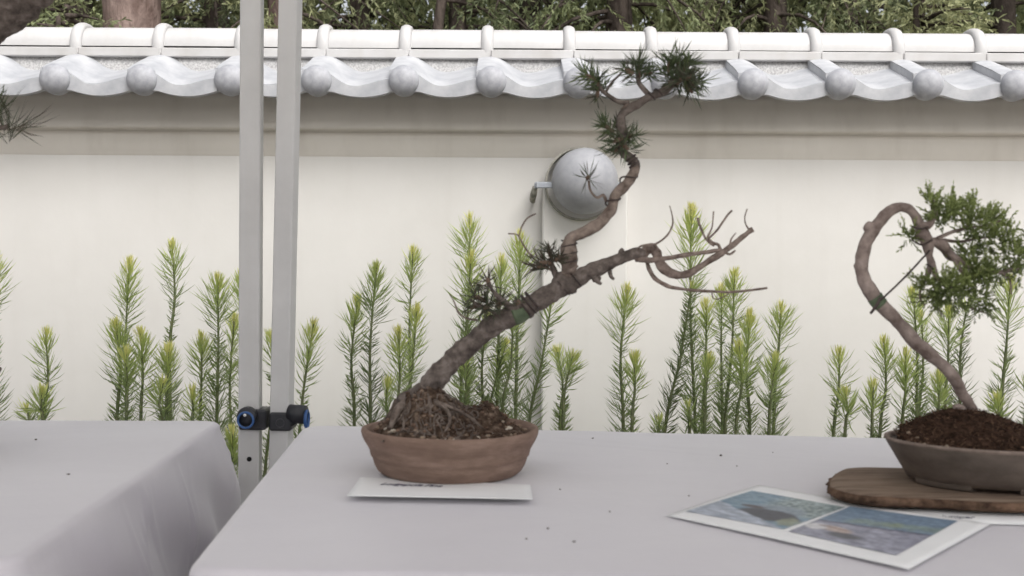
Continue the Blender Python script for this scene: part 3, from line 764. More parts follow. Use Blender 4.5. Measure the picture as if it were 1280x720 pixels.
main = [(505,528,20,0),(515,512,24,-.004),(530,492,22,-.006),(545,471,19,-.004),(565,449,17),(588,431,16),(612,411,16),(640,394,16.5),(668,378,17),(695,363,16),(718,350,14.5),(742,338,12),(766,327,10.5),(788,319,10),(806,318,10)]
px_tube(main, Y1, b, 26, .27, .0018, .76)
b.ball(ony(706,355,Y1-.002), .0135, 14, 10, 1, .8, 1, rough=.6)
b.ball(ony(519,509,Y1-.012), .022, 16, 12, 1.1, .8, .9, rough=.7)
b.ball(ony(655,386,Y1-.002), .0125, 14, 10, 1, .8, 1, rough=.7)
px_tube([(742,345,4),(747,352,3),(752,355,1.6)], Y1-.006, b, 7)
px_tube([(762,338,3),(764,346,2.6),(768,349,1.6)], Y1-.004, b, 7)
px_tube([(776,322,5),(777,314,4),(779,311,2)], Y1, b, 7)
b.ball(ony(745,347,Y1), .006, 8, 6, rough=.5)
tr = b.build('trunk', M['bark'], bon)
def branch(path, m='bark2', seg=12, rough=.13, nm='branch', dy=0, par=None, step=.0022, k=.85):
    if m == 'deadwood': rough *= 2.0
    b = MB(); px_tube(path, Y1+dy, b, seg, rough, step, k); return b.build(nm, M[m], par or bon)
up = branch([(712,356,11),(712,342,11),(711,326,12.5),(711,308,12),(715,298,9),(727,291,9),(741,284,9),(755,273,9),(765,259,9.5),(769,246,9.5),(776,237,9.5),(786,226,9),(793,214,8),(794,205,6.5)], seg=18, rough=.26, k=.80)
branch([(793,210,7),(794,204,6.5),(787,197,6),(779,190,6.5),(776,178,9),(777,164,8),(776,152,7),(778,143,6),(787,136,6.5),(797,130,6.5),(806,124,5.5),(818,119,6),(830,114,6),(841,104,5),(848,93,4)], 'bark', seg=14, rough=.24)
branch([(778,138,3.5),(784,130,3),(785,126,2)], seg=7)
branch([(786,128,3.5),(776,128,3.5),(764,122,3.5),(753,113,3.5),(748,104,3),(744,97,2.5)], 'bark', seg=8)
branch([(814,120,4),(806,113,4),(799,104,3.5),(797,95,3),(798,86,2.5)], 'bark', seg=8)
branch([(757,116,2.2),(764,104,2),(772,96,1.8),(778,90,1.2)], 'bark', seg=6)
branch([(846,100,4),(857,100,3),(866,98,2.5)], 'bark', seg=7)
# bare branches to the right
branch([(800,322,7),(812,312,9),(820,316,8.5,-.006),(826,331,7.5,-.008),(838,341,7.5,-.006),(852,344,7),(866,339,6),(885,327,5),(903,316,5),(920,303,4.2),(935,291,3.8),(941,287,4.2)], 'deadwood', 10, .16)
branch([(795,324,5),(815,325,4.5,-.01),(838,322,3.5,-.012),(862,318,3.2,-.010),(885,315,3,-.006),(902,312,2.6)], 'deadwood', 9, .14)
branch([(808,324,3.4),(812,338,3.2,-.004),(820,349,3,-.006),(836,358,2.8,-.006),(858,362,2.4),(885,364,2.2),(912,365,2),(936,363,1.8),(959,360,1.5)], 'deadwood', 8, .12)
branch([(890,365,1.1),(891,372,1.1),(896,374,1),(904,371,.9),(911,367,.7)], 'deadwood', 6, .05)
branch([(818,306,2),(829,299,1.6),(837,290,1.5),(841,279,1.3),(840,268,1),(837,257,.7)], 'deadwood', 6, .05)
branch([(900,313,2.8),(898,306,2.5),(890,303,2.4),(885,296,2),(890,284,1),(892,264,1)], 'deadwood', 7, .1)
branch([(886,298,1.8),(896,288,1.7),(903,278,1.5),(910,268,1.5),(915,263,1.4)], 'deadwood', 7, .1)
branch([(893,307,2),(884,301,1.8),(879,292,1.6),(874,280,1.7),(872,272,2.4)], 'deadwood', 7, .2)
branch([(937,288,1.6),(932,280,1.2),(931,271,1.1),(934,261,1.1)], 'deadwood', 6, .08)
branch([(912,309,1.8),(914,299,1.4),(920,291,.8)], 'deadwood', 6, .08)
branch([(905,314,2.6),(912,318,2.4),(919,313,1.2)], 'deadwood', 6, .15)
branch([(797,317,1.6),(799,309,1.5,-.01),(808,306,1.6,-.014),(818,306,2.2,-.012),(823,314,2.4,-.01)], 'deadwood', 7, .1)
# twigs on the left
branch([(690,338,2),(677,331,1.8),(666,322,1.6),(656,309,1.5),(650,298,1.4),(646,293,1.3),(635,292,1.1)], 'deadwood', 7, .08)
branch([(649,294,1.3),(652,284,1.2),(659,273,1.2),(670,267,1.2)], 'deadwood', 7, .08)
branch([(650,392,5),(636,382,4.5,-.01),(624,372,3.5,-.02),(615,362,2.5,-.02),(611,352,2.5,-.02)], 'bark', 8, .2)
branch([(630,395,3.5),(612,388,3,-.01),(598,382,2.4,-.015),(588,374,1.6,-.02)], 'bark', 8, .2)
branch([(596,400,2),(584,398,1.6,-.005),(573,391,1.4),(568,378,1),(562,368,.8)], 'deadwood', 6, .1)
branch([(700,352,5),(694,342,5),(690,332,4),(688,322,3)], 'bark', 8, .2)
branch([(700,343,4),(714,338,3.5,-.012),(722,332,2.5,-.012)], 'bark2', 8, .2)
branch([(758,252,2.6),(754,244,2.4,-.006),(746,247,1.8,-.01),(738,238,1.8,-.012),(736,226,2,-.012)], 'bark2', 7, .12)
# wire wound round trunk
def coil(p0, p1, r, turns, nm='wire', th=1.0, par=None, lead=None):
    a = ony(p0[0], p0[1], Y1); e = ony(p1[0], p1[1], Y1); d = (e-a); ax = d.normalized(); a1 = ax.orthogonal().normalized(); a2 = ax.cross(a1); pts = []
    n_ = int(turns*16)
    for i in range(n_+1):
        f_ = i/n_; an = 2*math.pi*turns*f_; pts.append(a+d*f_+(a1*math.cos(an)+a2*math.sin(an))*(r*Y1/FPX))
    b = MB(); b.tube(pts, [th*Y1/FPX]*len(pts), 6, 0, .004, resample=False); b.build(nm, M['wire'], par or bon)
coil((712,334),(711,300), 10.2, 3.3, th=1.0)
coil((722,349),(694,362), 13, 1.6, th=1.2)
coil((667,376),(655,384), 14, 2.2, th=1.6)
coil((763,262),(768,244), 8.4, 1, th=1.1)
coil((776,236),(792,214), 8, 1, th=1.1)
coil((794,208),(788,196), 6.6, 3, th=1.4)
coil((810,122),(832,112), 5.6, 2.2, th=1.3)
b = MB(); px_tube([(641,394,17.6),(648,391,18),(655,386,17.6)], Y1, b, 16, .1, .003, .76); b.build('green_wrap', M['tape'], bon)
# needle tufts
T = [(748,104,.0,26,46,(-.3,-.2,.9),95,.62),(736,96,-.01,24,26,(-.8,-.2,.4),80,.75),(747,118,.0,18,14,(-.1,-.2,-1),75,.4),
     (798,88,0,28,56,(-.1,-.2,1),95,.6),(785,88,-.01,20,22,(-.8,-.1,.5),80,.4),(812,92,.01,18,20,(.8,-.2,.2),85,.6),
     (836,84,0,28,40,(-.1,-.3,1),70,.65),(848,78,.01,26,36,(.1,-.2,1),80,.62),(858,84,0,26,36,(.5,-.2,.8),80,.68),(868,103,-.01,24,36,(.9,-.2,.1),90,.7),
     (850,100,-.01,26,34,(.2,-1,.3),95,.42),(862,112,0,26,20,(.7,-.2,-.8),60,.35),(840,104,.01,22,20,(-.6,0,.3),80,.4),(862,96,-.02,20,30,(.3,-1,.2),95,.35),
     (760,160,0,24,36,(-.7,-.3,.5),75,.7),(770,176,-.01,24,22,(-.8,-.3,-.3),70,.6),(786,170,0,26,26,(.8,-.3,.1),85,.6),(782,184,-.01,24,24,(.5,-.4,-.4),95,.55),(772,156,.01,18,16,(-.2,-.5,.7),80,.35),(768,188,0,22,12,(-.9,-.1,-.2),50,.6),
     (735,222,-.012,27,13,(.0,-1,.05),88,.3),
     (688,318,0,22,26,(-.3,-.4,.9),95,.18),(680,328,-.01,24,24,(-.9,-.3,.1),80,.15),(698,322,-.01,18,18,(.5,-.5,.6),90,.18),(676,334,0,22,14,(-1,-.2,.0),50,.12),
     (610,351,-.02,22,17,(-.2,-.6,.7),100,.15),(598,372,-.015,26,26,(-.6,-.4,.3),95,.28),(608,384,-.02,26,28,(-.2,-.5,-.2),105,.3),(624,380,-.015,24,24,(.2,-.5,.2),100,.25),(590,384,-.01,18,12,(-1,-.2,-.1),70,.3),(648,378,-.01,14,12,(0,-.5,.8),90,.35)]
for (cx, cy, dy, r_, n_, ax, sp, gr) in T:
    pine_tuft(cx, cy, Y1+dy, r_*1.12, int(n_*1.35), ax, sp, bon, gr, w=.00135)
# ------------------------------------------------------------------ name card under the terracotta pot
def text_obj(body, size, mtx, parent, shear=.35, name='handwriting', ext=0.00012):
    cu = bpy.data.curves.new(name, 'FONT'); cu.body = body; cu.size = size; cu.shear = shear; cu.extrude = ext; cu.space_character = .92; cu.offset = 0
    o = bpy.data.objects.new(name+'_tmp', cu); C.objects.link(o); bpy.context.view_layer.update()
    me = bpy.data.meshes.new_from_object(o.evaluated_get(bpy.context.evaluated_depsgraph_get()))
    bpy.data.objects.remove(o); me.transform(mtx); me.materials.clear(); me.materials.append(M['ink'])
    q = bpy.data.objects.new(name, me); C.objects.link(q); q.parent = parent; q.matrix_parent_inverse = Matrix.Translation(-parent.location); return q
def card(quad, label, lift, rise_edge='front'):
    # quad: front-left, front-right, back-right, back-left, on the table
    c = sum(quad, Vector())/4
    t = thing('name_card', label, 'card', (c.x, c.y, TZ))
    b = MB(); vs = []; fs = []; nu, nv = 24, 10
    def pt(u, v, dz=0):
        p = quad[0].lerp(quad[1], u).lerp(quad[3].lerp(quad[2], u), v)
        return Vector((p.x, p.y, TZ+.0014+lift*(1-v)**1.6+dz))
    for j in range(nv+1):
        for i in range(nu+1): vs.append(pt(i/nu, j/nv, .0004))
    for j in range(nv+1):
        for i in range(nu+1): vs.append(pt(i/nu, j/nv, 0))
    m = (nu+1)*(nv+1)
    for j in range(nv):
        for i in range(nu):
            a_ = j*(nu+1)+i; fs.append((a_, a_+1, a_+nu+2, a_+nu+1)); fs.append((m+a_, m+a_+nu+1, m+a_+nu+2, m+a_+1))
    for i in range(nu): fs.append((i, m+i, m+i+1, i+1))
    for j in range(nv):
        a_ = j*(nu+1); fs.append((a_, a_+nu+1, m+a_+nu+1, m+a_)); a_ += nu; fs.append((a_, m+a_, m+a_+nu+1, a_+nu+1))
    b.add(vs, fs); b.build('card', M['paper'], t)
    return t, pt
q1 = [onz(433,622,TZ+.005), onz(666,626.5,TZ+.005), onz(663,608,TZ), onz(450,598.5,TZ)]
ct, pt = card(q1, 'white handwritten name card tucked under the front of the terracotta pot', .0052)
o_ = onz(474, 606.2, TZ+.003); dx = (pt(1,.7)-pt(0,.7)).normalized(); dyv = Vector((-dx.y, dx.x, 0)).normalized(); zz = Vector((0,0,1))
mt = Matrix.Translation((o_.x, o_.y, TZ+.0034)) @ Matrix(((dx.x,dyv.x*1.35,0,0),(dx.y,dyv.y*1.35,0,0),(0,-.012,1,0),(0,0,0,1)))
text_obj('Lodgepole Pine', .0118, mt, ct, .4)
q2 = [onz(1136,662,TZ), onz(1300,664,TZ), onz(1310,618,TZ), onz(1160,616,TZ)]
q2 = [onz(1108,661.5,TZ), onz(1320,658.5,TZ), onz(1330,612,TZ), onz(1150,610,TZ)]
q2 = [onz(1110,654,TZ), onz(1330,660,TZ), onz(1330,606,TZ), onz(1132,604,TZ)]
ct, pt = card(q2, 'white name card sticking out from under the weathered wooden slab', .0002)
o_ = onz(1177, 649.5, TZ); mt = Matrix.Translation((o_.x, o_.y, TZ+.0021)) @ Matrix(((dx.x,dyv.x*1.3,0,0),(dx.y,dyv.y*1.3,0,0),(0,0,1,0),(0,0,0,1)))
text_obj('Juniper', .0115, mt, ct, .3)
# ------------------------------------------------------------------ printed sheet with two pictures
A_, B_, C_, D_ = onz(833,645.5,TZ+.0012), onz(1136,714,TZ+.0012), onz(1238,655,TZ+.003), onz(948,607.5,TZ+.001)   # front-left, front, right, back
cc = (A_+B_+C_+D_)/4
sheet = thing('printed_sheet', 'white sheet with two bluish photographs lying skewed on the front of the table', 'paper', (cc.x, cc.y, TZ))
def spt(u, v, dz=0):
    p = A_.lerp(B_, u).lerp(D_.lerp(C_, u), v)
    return Vector((p.x, p.y, TZ+.0022+.004*max(0, u-.7)**1.5*(1-v)+.0016*math.sin(u*3.0)*(1-v)*.6+.0025*max(0,u-.6)*v+dz))
b = MB(); vs = []; fs = []; nu, nv = 30, 20
for dz in (0, -.0004):
    for j in range(nv+1):
        for i in range(nu+1): vs.append(spt(i/nu, j/nv, dz))
m_ = (nu+1)*(nv+1)
for j in range(nv):
    for i in range(nu):
        a_ = j*(nu+1)+i; fs.append((a_, a_+1, a_+nu+2, a_+nu+1)); fs.append((m_+a_, m_+a_+nu+1, m_+a_+nu+2, m_+a_+1))
for i in range(nu):
    fs.append((i, m_+i, m_+i+1, i+1)); a_ = nv*(nu+1)+i; fs.append((a_, a_+1, m_+a_+1, m_+a_))
for j in range(nv):
    a_ = j*(nu+1); fs.append((a_, a_+nu+1, m_+a_+nu+1, m_+a_)); a_ += nu; fs.append((a_, m_+a_, m_+a_+nu+1, a_+nu+1))
b.add(vs, fs); b.build('paper', M['paper'], sheet)
def inv(u, v):
    # find sheet coordinates of a picture point
    best = None; tgt = onz(u, v, TZ+.002)
    e1 = B_-A_; e2 = D_-A_; det = e1.x*e2.y-e1.y*e2.x; q = tgt-A_
    a_ = (q.x*e2.y-q.y*e2.x)/det; c_ = (e1.x*q.y-e1.y*q.x)/det
    for _ in range(8):
        p = A_.lerp(B_, a_).lerp(D_.lerp(C_, a_), c_); q = tgt-p
        a_ += (q.x*e2.y-q.y*e2.x)/det; c_ += (e1.x*q.y-e1.y*q.x)/det
    return a_, c_
def lin(r, g_, b_):
    m_ = (r+g_+b_)/3; r, g_, b_ = (m_+(c-m_)*.8 for c in (r, g_, b_))
    return tuple(((c/255)/12.92 if c/255 <= .04045 else ((c/255+.055)/1.055)**2.4)*.98 for c in (r, g_, b_))
def mixc(a_, b_, f_): f_ = max(0, min(1, f_)); return tuple(a_[i]*(1-f_)+b_[i]*f_ for i in range(3))
def ss(e0, e1, x): t = max(0, min(1, (x-e0)/(e1-e0))); return t*t*(3-2*t)
def pic(corn, fn, lab):
    uv = [inv(*c) for c in corn]  # left(front-left), front-right, back-right, back-left
    b = MB(); vs = []; fs = []; col = []; nu, nv = 130, 90
    for j in range(nv+1):
        for i in range(nu+1):
            s_, t_ = i/nu, j/nv
            a_ = (uv[0][0]*(1-s_)+uv[1][0]*s_)*(1-t_)+(uv[3][0]*(1-s_)+uv[2][0]*s_)*t_
            c_ = (uv[0][1]*(1-s_)+uv[1][1]*s_)*(1-t_)+(uv[3][1]*(1-s_)+uv[2][1]*s_)*t_
            vs.append(spt(a_, c_, .0005)); q_ = fn(s_, t_); g_ = 1+.28*noise.noise(Vector((s_*26, t_*34, 5)))+.22*noise.noise(Vector((s_*9, t_*20, 2)))
            col.append((q_[0]*g_*.92, q_[1]*g_*.95, q_[2]*g_, 1))
    for j in range(nv):
        for i in range(nu): a_ = j*(nu+1)+i; fs.append((a_, a_+1, a_+nu+2, a_+nu+1))
    b.add(vs, fs); b.build('photograph', M['print'], sheet, col=col, label=lab)
def nz(x, y, s_): return noise.noise(Vector((x*s_, y*s_, 1.7)))
def f1(s, t):   # pale foreground wedge, dark boulder with a paler dome, blue water, grey green foliage above
    c = mixc(lin(112,140,160), lin(140,164,178), .5+nz(s, t*3, 6))
    c = mixc(c, mixc(lin(104,120,116), lin(170,184,184), .5+1.2*nz(s, t, 24)), ss(.50,.66, t+.22*s-.1+.10*nz(s,t,9))*ss(.30,.55,s))
    c = mixc(c, lin(140,152,162), ss(.04,-.04, math.hypot((s-.62)/1.1, (t-.50)/.75)-.24+.03*nz(s,t,9)))
    c = mixc(c, lin(80,80,90), ss(.04,-.03, math.hypot((s-.64-.25*(.35-t))/1.15, (t-.32)/.62)-.27+.04*nz(s,t,8)))
    c = mixc(c, lin(98,88,92), ss(.03,-.02, math.hypot((s-.36)/1.7, (t-.50)/.6)-.07+.03*nz(s,t,12)))
    c = mixc(c, lin(150,154,126), ss(.05,-.03, math.hypot((s-.90)/1.0, (t-.20)/1.0)-.10+.08*nz(s,t,16))*.85)
    pale = mixc(lin(150,158,172), lin(192,196,208), .5+nz(s*1, t*4, 6))
    return mixc(c, pale, ss(-.015, .015, .50-.50*s-t+.03*nz(s,t,7)))
def f2(s, t):   # blue streaked water above, dark shore line, mauve sand with a pale orange shell shape
    sand = mixc(lin(134,132,148), lin(170,168,182), .5+.9*nz(s*1, t*3, 9))
    blue = mixc(lin(104,126,150), lin(132,154,174), .5+1.0*nz(s*.7, t*10, 6))
    ln = .44+.10*s
    c = mixc(sand, blue, ss(ln-.01, ln+.03, t))
    c = mixc(c, lin(140,156,132), ss(.06,-.02, abs(t-ln-.10-.05*s)-.05+.05*nz(s,t,14))*ss(.15,.3,s)*.6)
    c = mixc(c, lin(140,152,124), ss(.02,-.02, math.hypot((s-.62)/1.5,(t-ln-.13))-.05+.04*nz(s,t,25))*.8)
    c = mixc(c, lin(92,88,104), ss(.022,.006, abs(t-ln+.012*nz(s,0,9))))
    c = mixc(c, lin(92,92,98), ss(.02,-.03, math.hypot((s-.43)/2.3,(t-.17))-.075))
    c = mixc(c, lin(190,168,156), ss(.015,-.015, math.hypot((s-.26)/2.8,(t-.285+.10*(s-.26)))-.065))
    c = mixc(c, lin(214,208,206), ss(.015,-.015, math.hypot((s-.10)/1.2,(t-.27))-.085))
    c = mixc(c, lin(150,112,96), ss(.01,.0, abs(t-.31+.10*(s-.2))-.006)*ss(.08,.12,s)*ss(.42,.36,s))
    return c
pic([(857,640),(979,663.5),(1057,635),(940,614)], f1, 'left print, boulder and foliage by pale water')
pic([(985.5,666),(1120,696.5),(1197,653),(1063,634)], f2, 'right print, pale shell shape on grey sand before blue water')
# ------------------------------------------------------------------ wooden slab
sz0 = TZ+.0045; sz1 = TZ+.0165
def sp(u, v, z=sz1): return onz(u, v, z)
outl = [(1036,604),(1040,595),(1052,586),(1072,583),(1130,583.5),(1200,585),(1300,588),(1420,592),(1480,600),(1500,622),(1470,628),(1380,628),(1280,627),(1220,625),(1160,622),(1110,620),(1080,618),(1056,614),(1040,609)]
ol = [sp(*p) for p in outl]
cen = sum(ol, Vector())/len(ol)
# resample outline
dense = []
for i in range(len(ol)):
    p0, p1, p2, p3 = ol[i-1], ol[i], ol[(i+1) % len(ol)], ol[(i+2) % len(ol)]
    n_ = max(2, int((p2-p1).length/.004))
    for k in range(n_):
        a_ = k/n_; dense.append(.5*((2*p1)+(p2-p0)*a_+(2*p0-5*p1+4*p2-p3)*a_*a_+(3*p1-p0-3*p2+p3)*a_**3))
slab = thing('wooden_slab', 'weathered brown wooden slab with rough edges under the grey juniper pot', 'wooden slab', (cen.x, cen.y, TZ))
bt = MB(); vs = []; fs = []; nd = len(dense)
lv = [(.0,1),(.25,1),(.5,1),(.7,1),(.85,1),(.95,1),(1.0,1)]
for (k, _) in lv:
    for p in dense:
        q = cen.lerp(p, k*.992); vs.append((q.x, q.y, sz1+.0006*noise.noise(Vector((q.x*20, q.y*120, 0)))-(.0012 if k == 1 else 0)))
for r_ in range(len(lv)-1):
    for k in range(nd): k2 = (k+1) % nd; fs.append((r_*nd+k, r_*nd+k2, (r_+1)*nd+k2, (r_+1)*nd+k))
bt.add(vs, fs); bt.build('top_face', M['wood'], slab)
bt = MB(); vs = []; fs = []
for q_, (zz_, off) in enumerate(((sz1-.0012,-.002),(sz1-.003,.001),((sz0+sz1)/2,.002),(sz0+.003,.0),(sz0,-.006),(sz0,-.05))):
    for i, p in enumerate(dense):
        nrm = (dense[(i+1) % nd]-dense[i-1]); nv_ = Vector((-nrm.y, nrm.x, 0)); nv_.normalize()
        if nv_.dot(p-cen) < 0: nv_ = -nv_
        rough_ = (.0028*noise.noise(Vector((p.x*90, p.y*90, zz_*160)))+.0018*noise.noise(Vector((p.x*260, p.y*260, zz_*300)))) if 0 < q_ < 4 else 0
        if p.x < ony(1090,600,1.05).x: rough_ *= 1.6
        w_ = p+nv_*(off+rough_); vs.append((w_.x, w_.y, zz_))
for r_ in range(5):
    for k in range(nd): k2 = (k+1) % nd; fs.append((r_*nd+k, r_*nd+k2, (r_+1)*nd+k2, (r_+1)*nd+k))
fs.append(tuple(5*nd+k for k in range(nd)))
bt.add(vs, fs); bt.build('rough_edge', M['woodend'], slab)
# low battens lift it off the cards
for (u0, v0) in ((1090,606),(1400,610)):
    p = onz(u0, v0, TZ); bb = MB(); bb.box((p.x-.012, p.y-.035, TZ+.0002), (p.x+.012, p.y+.03, sz0+.001), .001); bb.build('batten', M['woodend'], slab, smooth=False)
# ------------------------------------------------------------------ bonsai 2: juniper in a grey brown pot
Y2 = 1.072; cx2 = ony(1243, 560, Y2).x; pz = sz1
jb = thing('potted_bonsai', 'juniper bonsai with a hooked bare trunk in an oval grey brown pot', 'bonsai', (cx2, Y2, pz))
b = MB()
b.lathe([(.0,.005),(.066,.0035),(.0790,.0035),(.0825,.0055),(.0862,.0115),(.0900,.018),(.0938,.0245),(.0975,.031),(.1012,.0375),(.1035,.0420)], cx2, Y2, pz, 96, 1.055, .84, .004)
b.lathe([(.096,.035),(.099,.0412),(.0,.037)], cx2, Y2, pz, 96, 1.055, .84, .004)
b.build('pot', M['greypot'], jb)
b = MB(); b.lathe([(.1034,.0418),(.1046,.0430),(.1042,.0448),(.1020,.0454),(.0992,.0443),(.0985,.0405)], cx2, Y2, pz, 96, 1.055, .84, .004); b.build('rim', M['greyrim'], jb)
for (a0, a1_) in ((190, 236), (266, 318), (20, 75), (105, 160)):
    b = MB(); vs = []; fs = []; n_ = 18
    for i in range(n_+1):
        a_ = rad(a0+(a1_-a0)*i/n_)
        for (r_, z_) in ((.066,.0062),(.066,.0002),(.0795,.0002),(.0818,.0016),(.0836,.0065)):
            vs.append((cx2+r_*1.055*math.cos(a_), Y2+r_*.84*math.sin(a_), pz+z_))
    for i in range(n_):
        for q in range(5): q2 = (q+1) % 5; fs.append((i*5+q, (i+1)*5+q, (i+1)*5+q2, i*5+q2))
    fs.append((0,1,2,3,4)); fs.append((n_*5+4, n_*5+3, n_*5+2, n_*5+1, n_*5))
    b.add(vs, fs); b.build('foot', M['greypot'], jb, smooth=False)
H2 = soil_mound(cx2, Y2, .1035, .082, pz+.0385, [(cx2-.03,Y2+.02,.06,.05,.024),(cx2+.01,Y2+.0,.05,.05,.012),(cx2-.055,Y2+.01,.035,.04,.008)], M['moss'], jb, .0024, 9.2)
b = MB()
for i in range(5200):
    a_ = R.uniform(0, 2*math.pi); f_ = math.sqrt(R.random())*.955; x = cx2+.1035*f_*math.cos(a_); y = Y2+.082*f_*math.sin(a_)
    d = Vector((R.gauss(0,1), R.gauss(0,1), R.uniform(0,.9)))
    b.blade(Vector((x, y, H2(x, y)-.0005)), d, R.uniform(.003,.0085), .0009, max(.01, R.random()**1.6), curl=R.uniform(-1,.1))
tag(b.build('moss_fibres', M['fibre'], jb, smooth=False), kind='stuff')
b = MB()
for i in range(60):
    a_ = R.uniform(math.pi, 2*math.pi); f_ = R.uniform(.85,.95); x = cx2+.103*f_*math.cos(a_); y = Y2+.083*f_*math.sin(a_); r_ = R.uniform(.0008,.0018)
    b.ball((x, y, H2(x, y)+.001), r_, 7, 5, 1.2, 1, .8, R.uniform(.2,.8), .5)
tag(b.build('grit', M['grit'], jb), kind='stuff')
YJ = 1.10
def jbranch(path, seg=12, rough=.10, nm='branch', m='jbark'):
    b = MB(); px_tube(path, YJ, b, seg, rough, .0022); return b.build(nm, M[m], jb)
b = MB()
px_tube([(1226,540,7),(1221,522,7),(1213,508,8.5),(1204,494,9.5),(1193,474,11),(1180,458,11.5),(1162,443,12),(1143,426,12.5),(1124,404,12.5),(1108,387,13),(1095,374,13),(1084,358,12.5),(1078,341,12),(1077,325,11.5),(1082,306,11.5),(1090,290,12),(1102,275,12),(1112,264,10.5),(1124,259,9),(1136,261,8.5),(1144,270,8.5),(1150,284,10),(1156,296,12),(1160,306,11),(1161,318,7),(1163,330,6),(1160,342,5),(1157,350,3.5)], YJ, b, 24, .21, .0018, .68)
b.ball(ony(1089,285,YJ-.001), .0070, 10, 8, rough=.6); b.ball(ony(1153,293,YJ-.003), .0085, 12, 9, rough=.8); b.ball(ony(1077,332,YJ), .0065, 10, 8, rough=.5)
b.ball(ony(1198,511,YJ-.006), .0065, 10, 8, 1.3, 1, .8, rough=.8)
b.build('trunk', M['jbark'], jb)
for pth in ([(1160,302,6),(1172,302,5,.004),(1180,306,6),(1186,314,4),(1194,322,4,-.01),(1206,330,3.5,-.012),(1225,338,3,-.01),(1250,340,2.6),(1275,335,2.2)],
            [(1150,282,6),(1160,282,5,-.006),(1166,275,3,-.008),(1170,262,2.2,-.008),(1166,250,1.4)],
            [(1168,303,4),(1178,312,3.5,.01),(1186,322,3,.016),(1200,326,2.4,.02)],
            [(1172,298,3),(1190,290,2.4),(1208,284,2,.006),(1216,270,1.6)],
            [(1180,300,2.4),(1200,302,2,.01),(1222,298,1.8,.01),(1244,296,1.2)],
            [(1163,322,4,.0),(1167,335,3.5,-.008),(1170,345,3,-.01),(1180,356,2.5,-.01),(1200,364,2)],
            [(1188,316,3,-.004),(1198,334,2.6,-.014),(1208,350,2,-.014),(1220,366,1.4)],
            [(1250,340,2,.0),(1262,350,1.4),(1264,368,1)],
            [(1208,284,1.6,.006),(1232,282,1.3),(1250,276,1)],
            [(1160,345,2.6),(1152,358,1.8),(1150,372,1.2),(1156,382,1)],
            [(1170,385,1.4),(1175,388,1.3),(1177,396,1)],
            [(1200,380,1.4),(1222,388,1.2),(1234,392,.8)]):
    jbranch(pth, 8, .18)
b = MB()
p0 = ony(1098,378,YJ-.012); p1 = ony(1162,313,YJ-.01); b.tube([p0, p0.lerp(p1,.5)+Vector((.001,0,-.0008)), p1], [.0011]*3, 8, 0, .01)
b.build('brace_wire', M['wire'], jb)
b = MB(); px_tube([(1101,381,14),(1097,376.5,14.4),(1093,371,14)], YJ, b, 16, .08, .003, .70); b.build('green_wrap', M['tape'], jb)
a = ony(1105,381,YJ-.014); e = ony(1088,378,YJ-.013)
b = MB(); b.tube([ony(1100,372,YJ-.013), ony(1097,380,YJ-.016), ony(1088,392,YJ-.012)], [.0016,.0018,.0014], 8); b.build('wire_tie', M['wire'], jb)
coilpts = [(1148,272),(1152,284),(1157,296),(1160,308)]
b = MB(); px_tube([(1140,283,1.3,-.012),(1150,286,1.5,-.016),(1160,284,1.3,-.012)], YJ, b, 6, 0); px_tube([(1140,300,1.2,-.012),(1152,306,1.5,-.018),(1165,300,1.2,-.01)], YJ, b, 6, 0); px_tube([(1158,330,1.2,-.01),(1166,336,1.5,-.012),(1170,350,1.2,-.01)], YJ, b, 6, 0); b.build('wire', M['wire'], jb)
def jfoliage(cx, cy, dy, rx, ry, n_, upb=.55, tone=.5):
    n_ = int(n_*.74); tone += .14; rx *= .90; ry *= .90
    y = YJ+dy; px = y/FPX; c = ony(cx, cy, y); mb = MB(); tw = MB()
    for i in range(n_):
        while True:
            q = Vector((R.uniform(-1,1), R.uniform(-1,1), R.uniform(-1,1)))
            if q.length < 1: break
        p = c+Vector((q.x*rx*px, q.y*rx*px*.9, q.z*ry*px))
        d = (Vector((q.x, q.y, q.z+upb))+Vector((R.gauss(0,.35),R.gauss(0,.35),R.gauss(0,.35)))).normalized()
        L_ = R.uniform(.009,.021)
        side = d.orthogonal().normalized()
        tw.blade(p, d, L_, .0009, .2)
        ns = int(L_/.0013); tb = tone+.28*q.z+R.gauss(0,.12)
        for k in range(ns):
            f_ = k/ns; pp = p+d*L_*f_
            o_ = Vector((R.gauss(0,1),R.gauss(0,1),R.gauss(0,1))); o_ = (o_-d*o_.dot(d)).normalized()
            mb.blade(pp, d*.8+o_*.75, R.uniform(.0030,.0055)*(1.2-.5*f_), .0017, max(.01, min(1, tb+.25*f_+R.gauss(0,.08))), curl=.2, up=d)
    b0 = len(mb.v); mb.v += tw.v; mb.t += tw.t; mb.f += [tuple(b0+i for i in f) for f in tw.f]; mb.mi += tw.mi
    mb.build('foliage', M['jleaf'], jb, smooth=False)
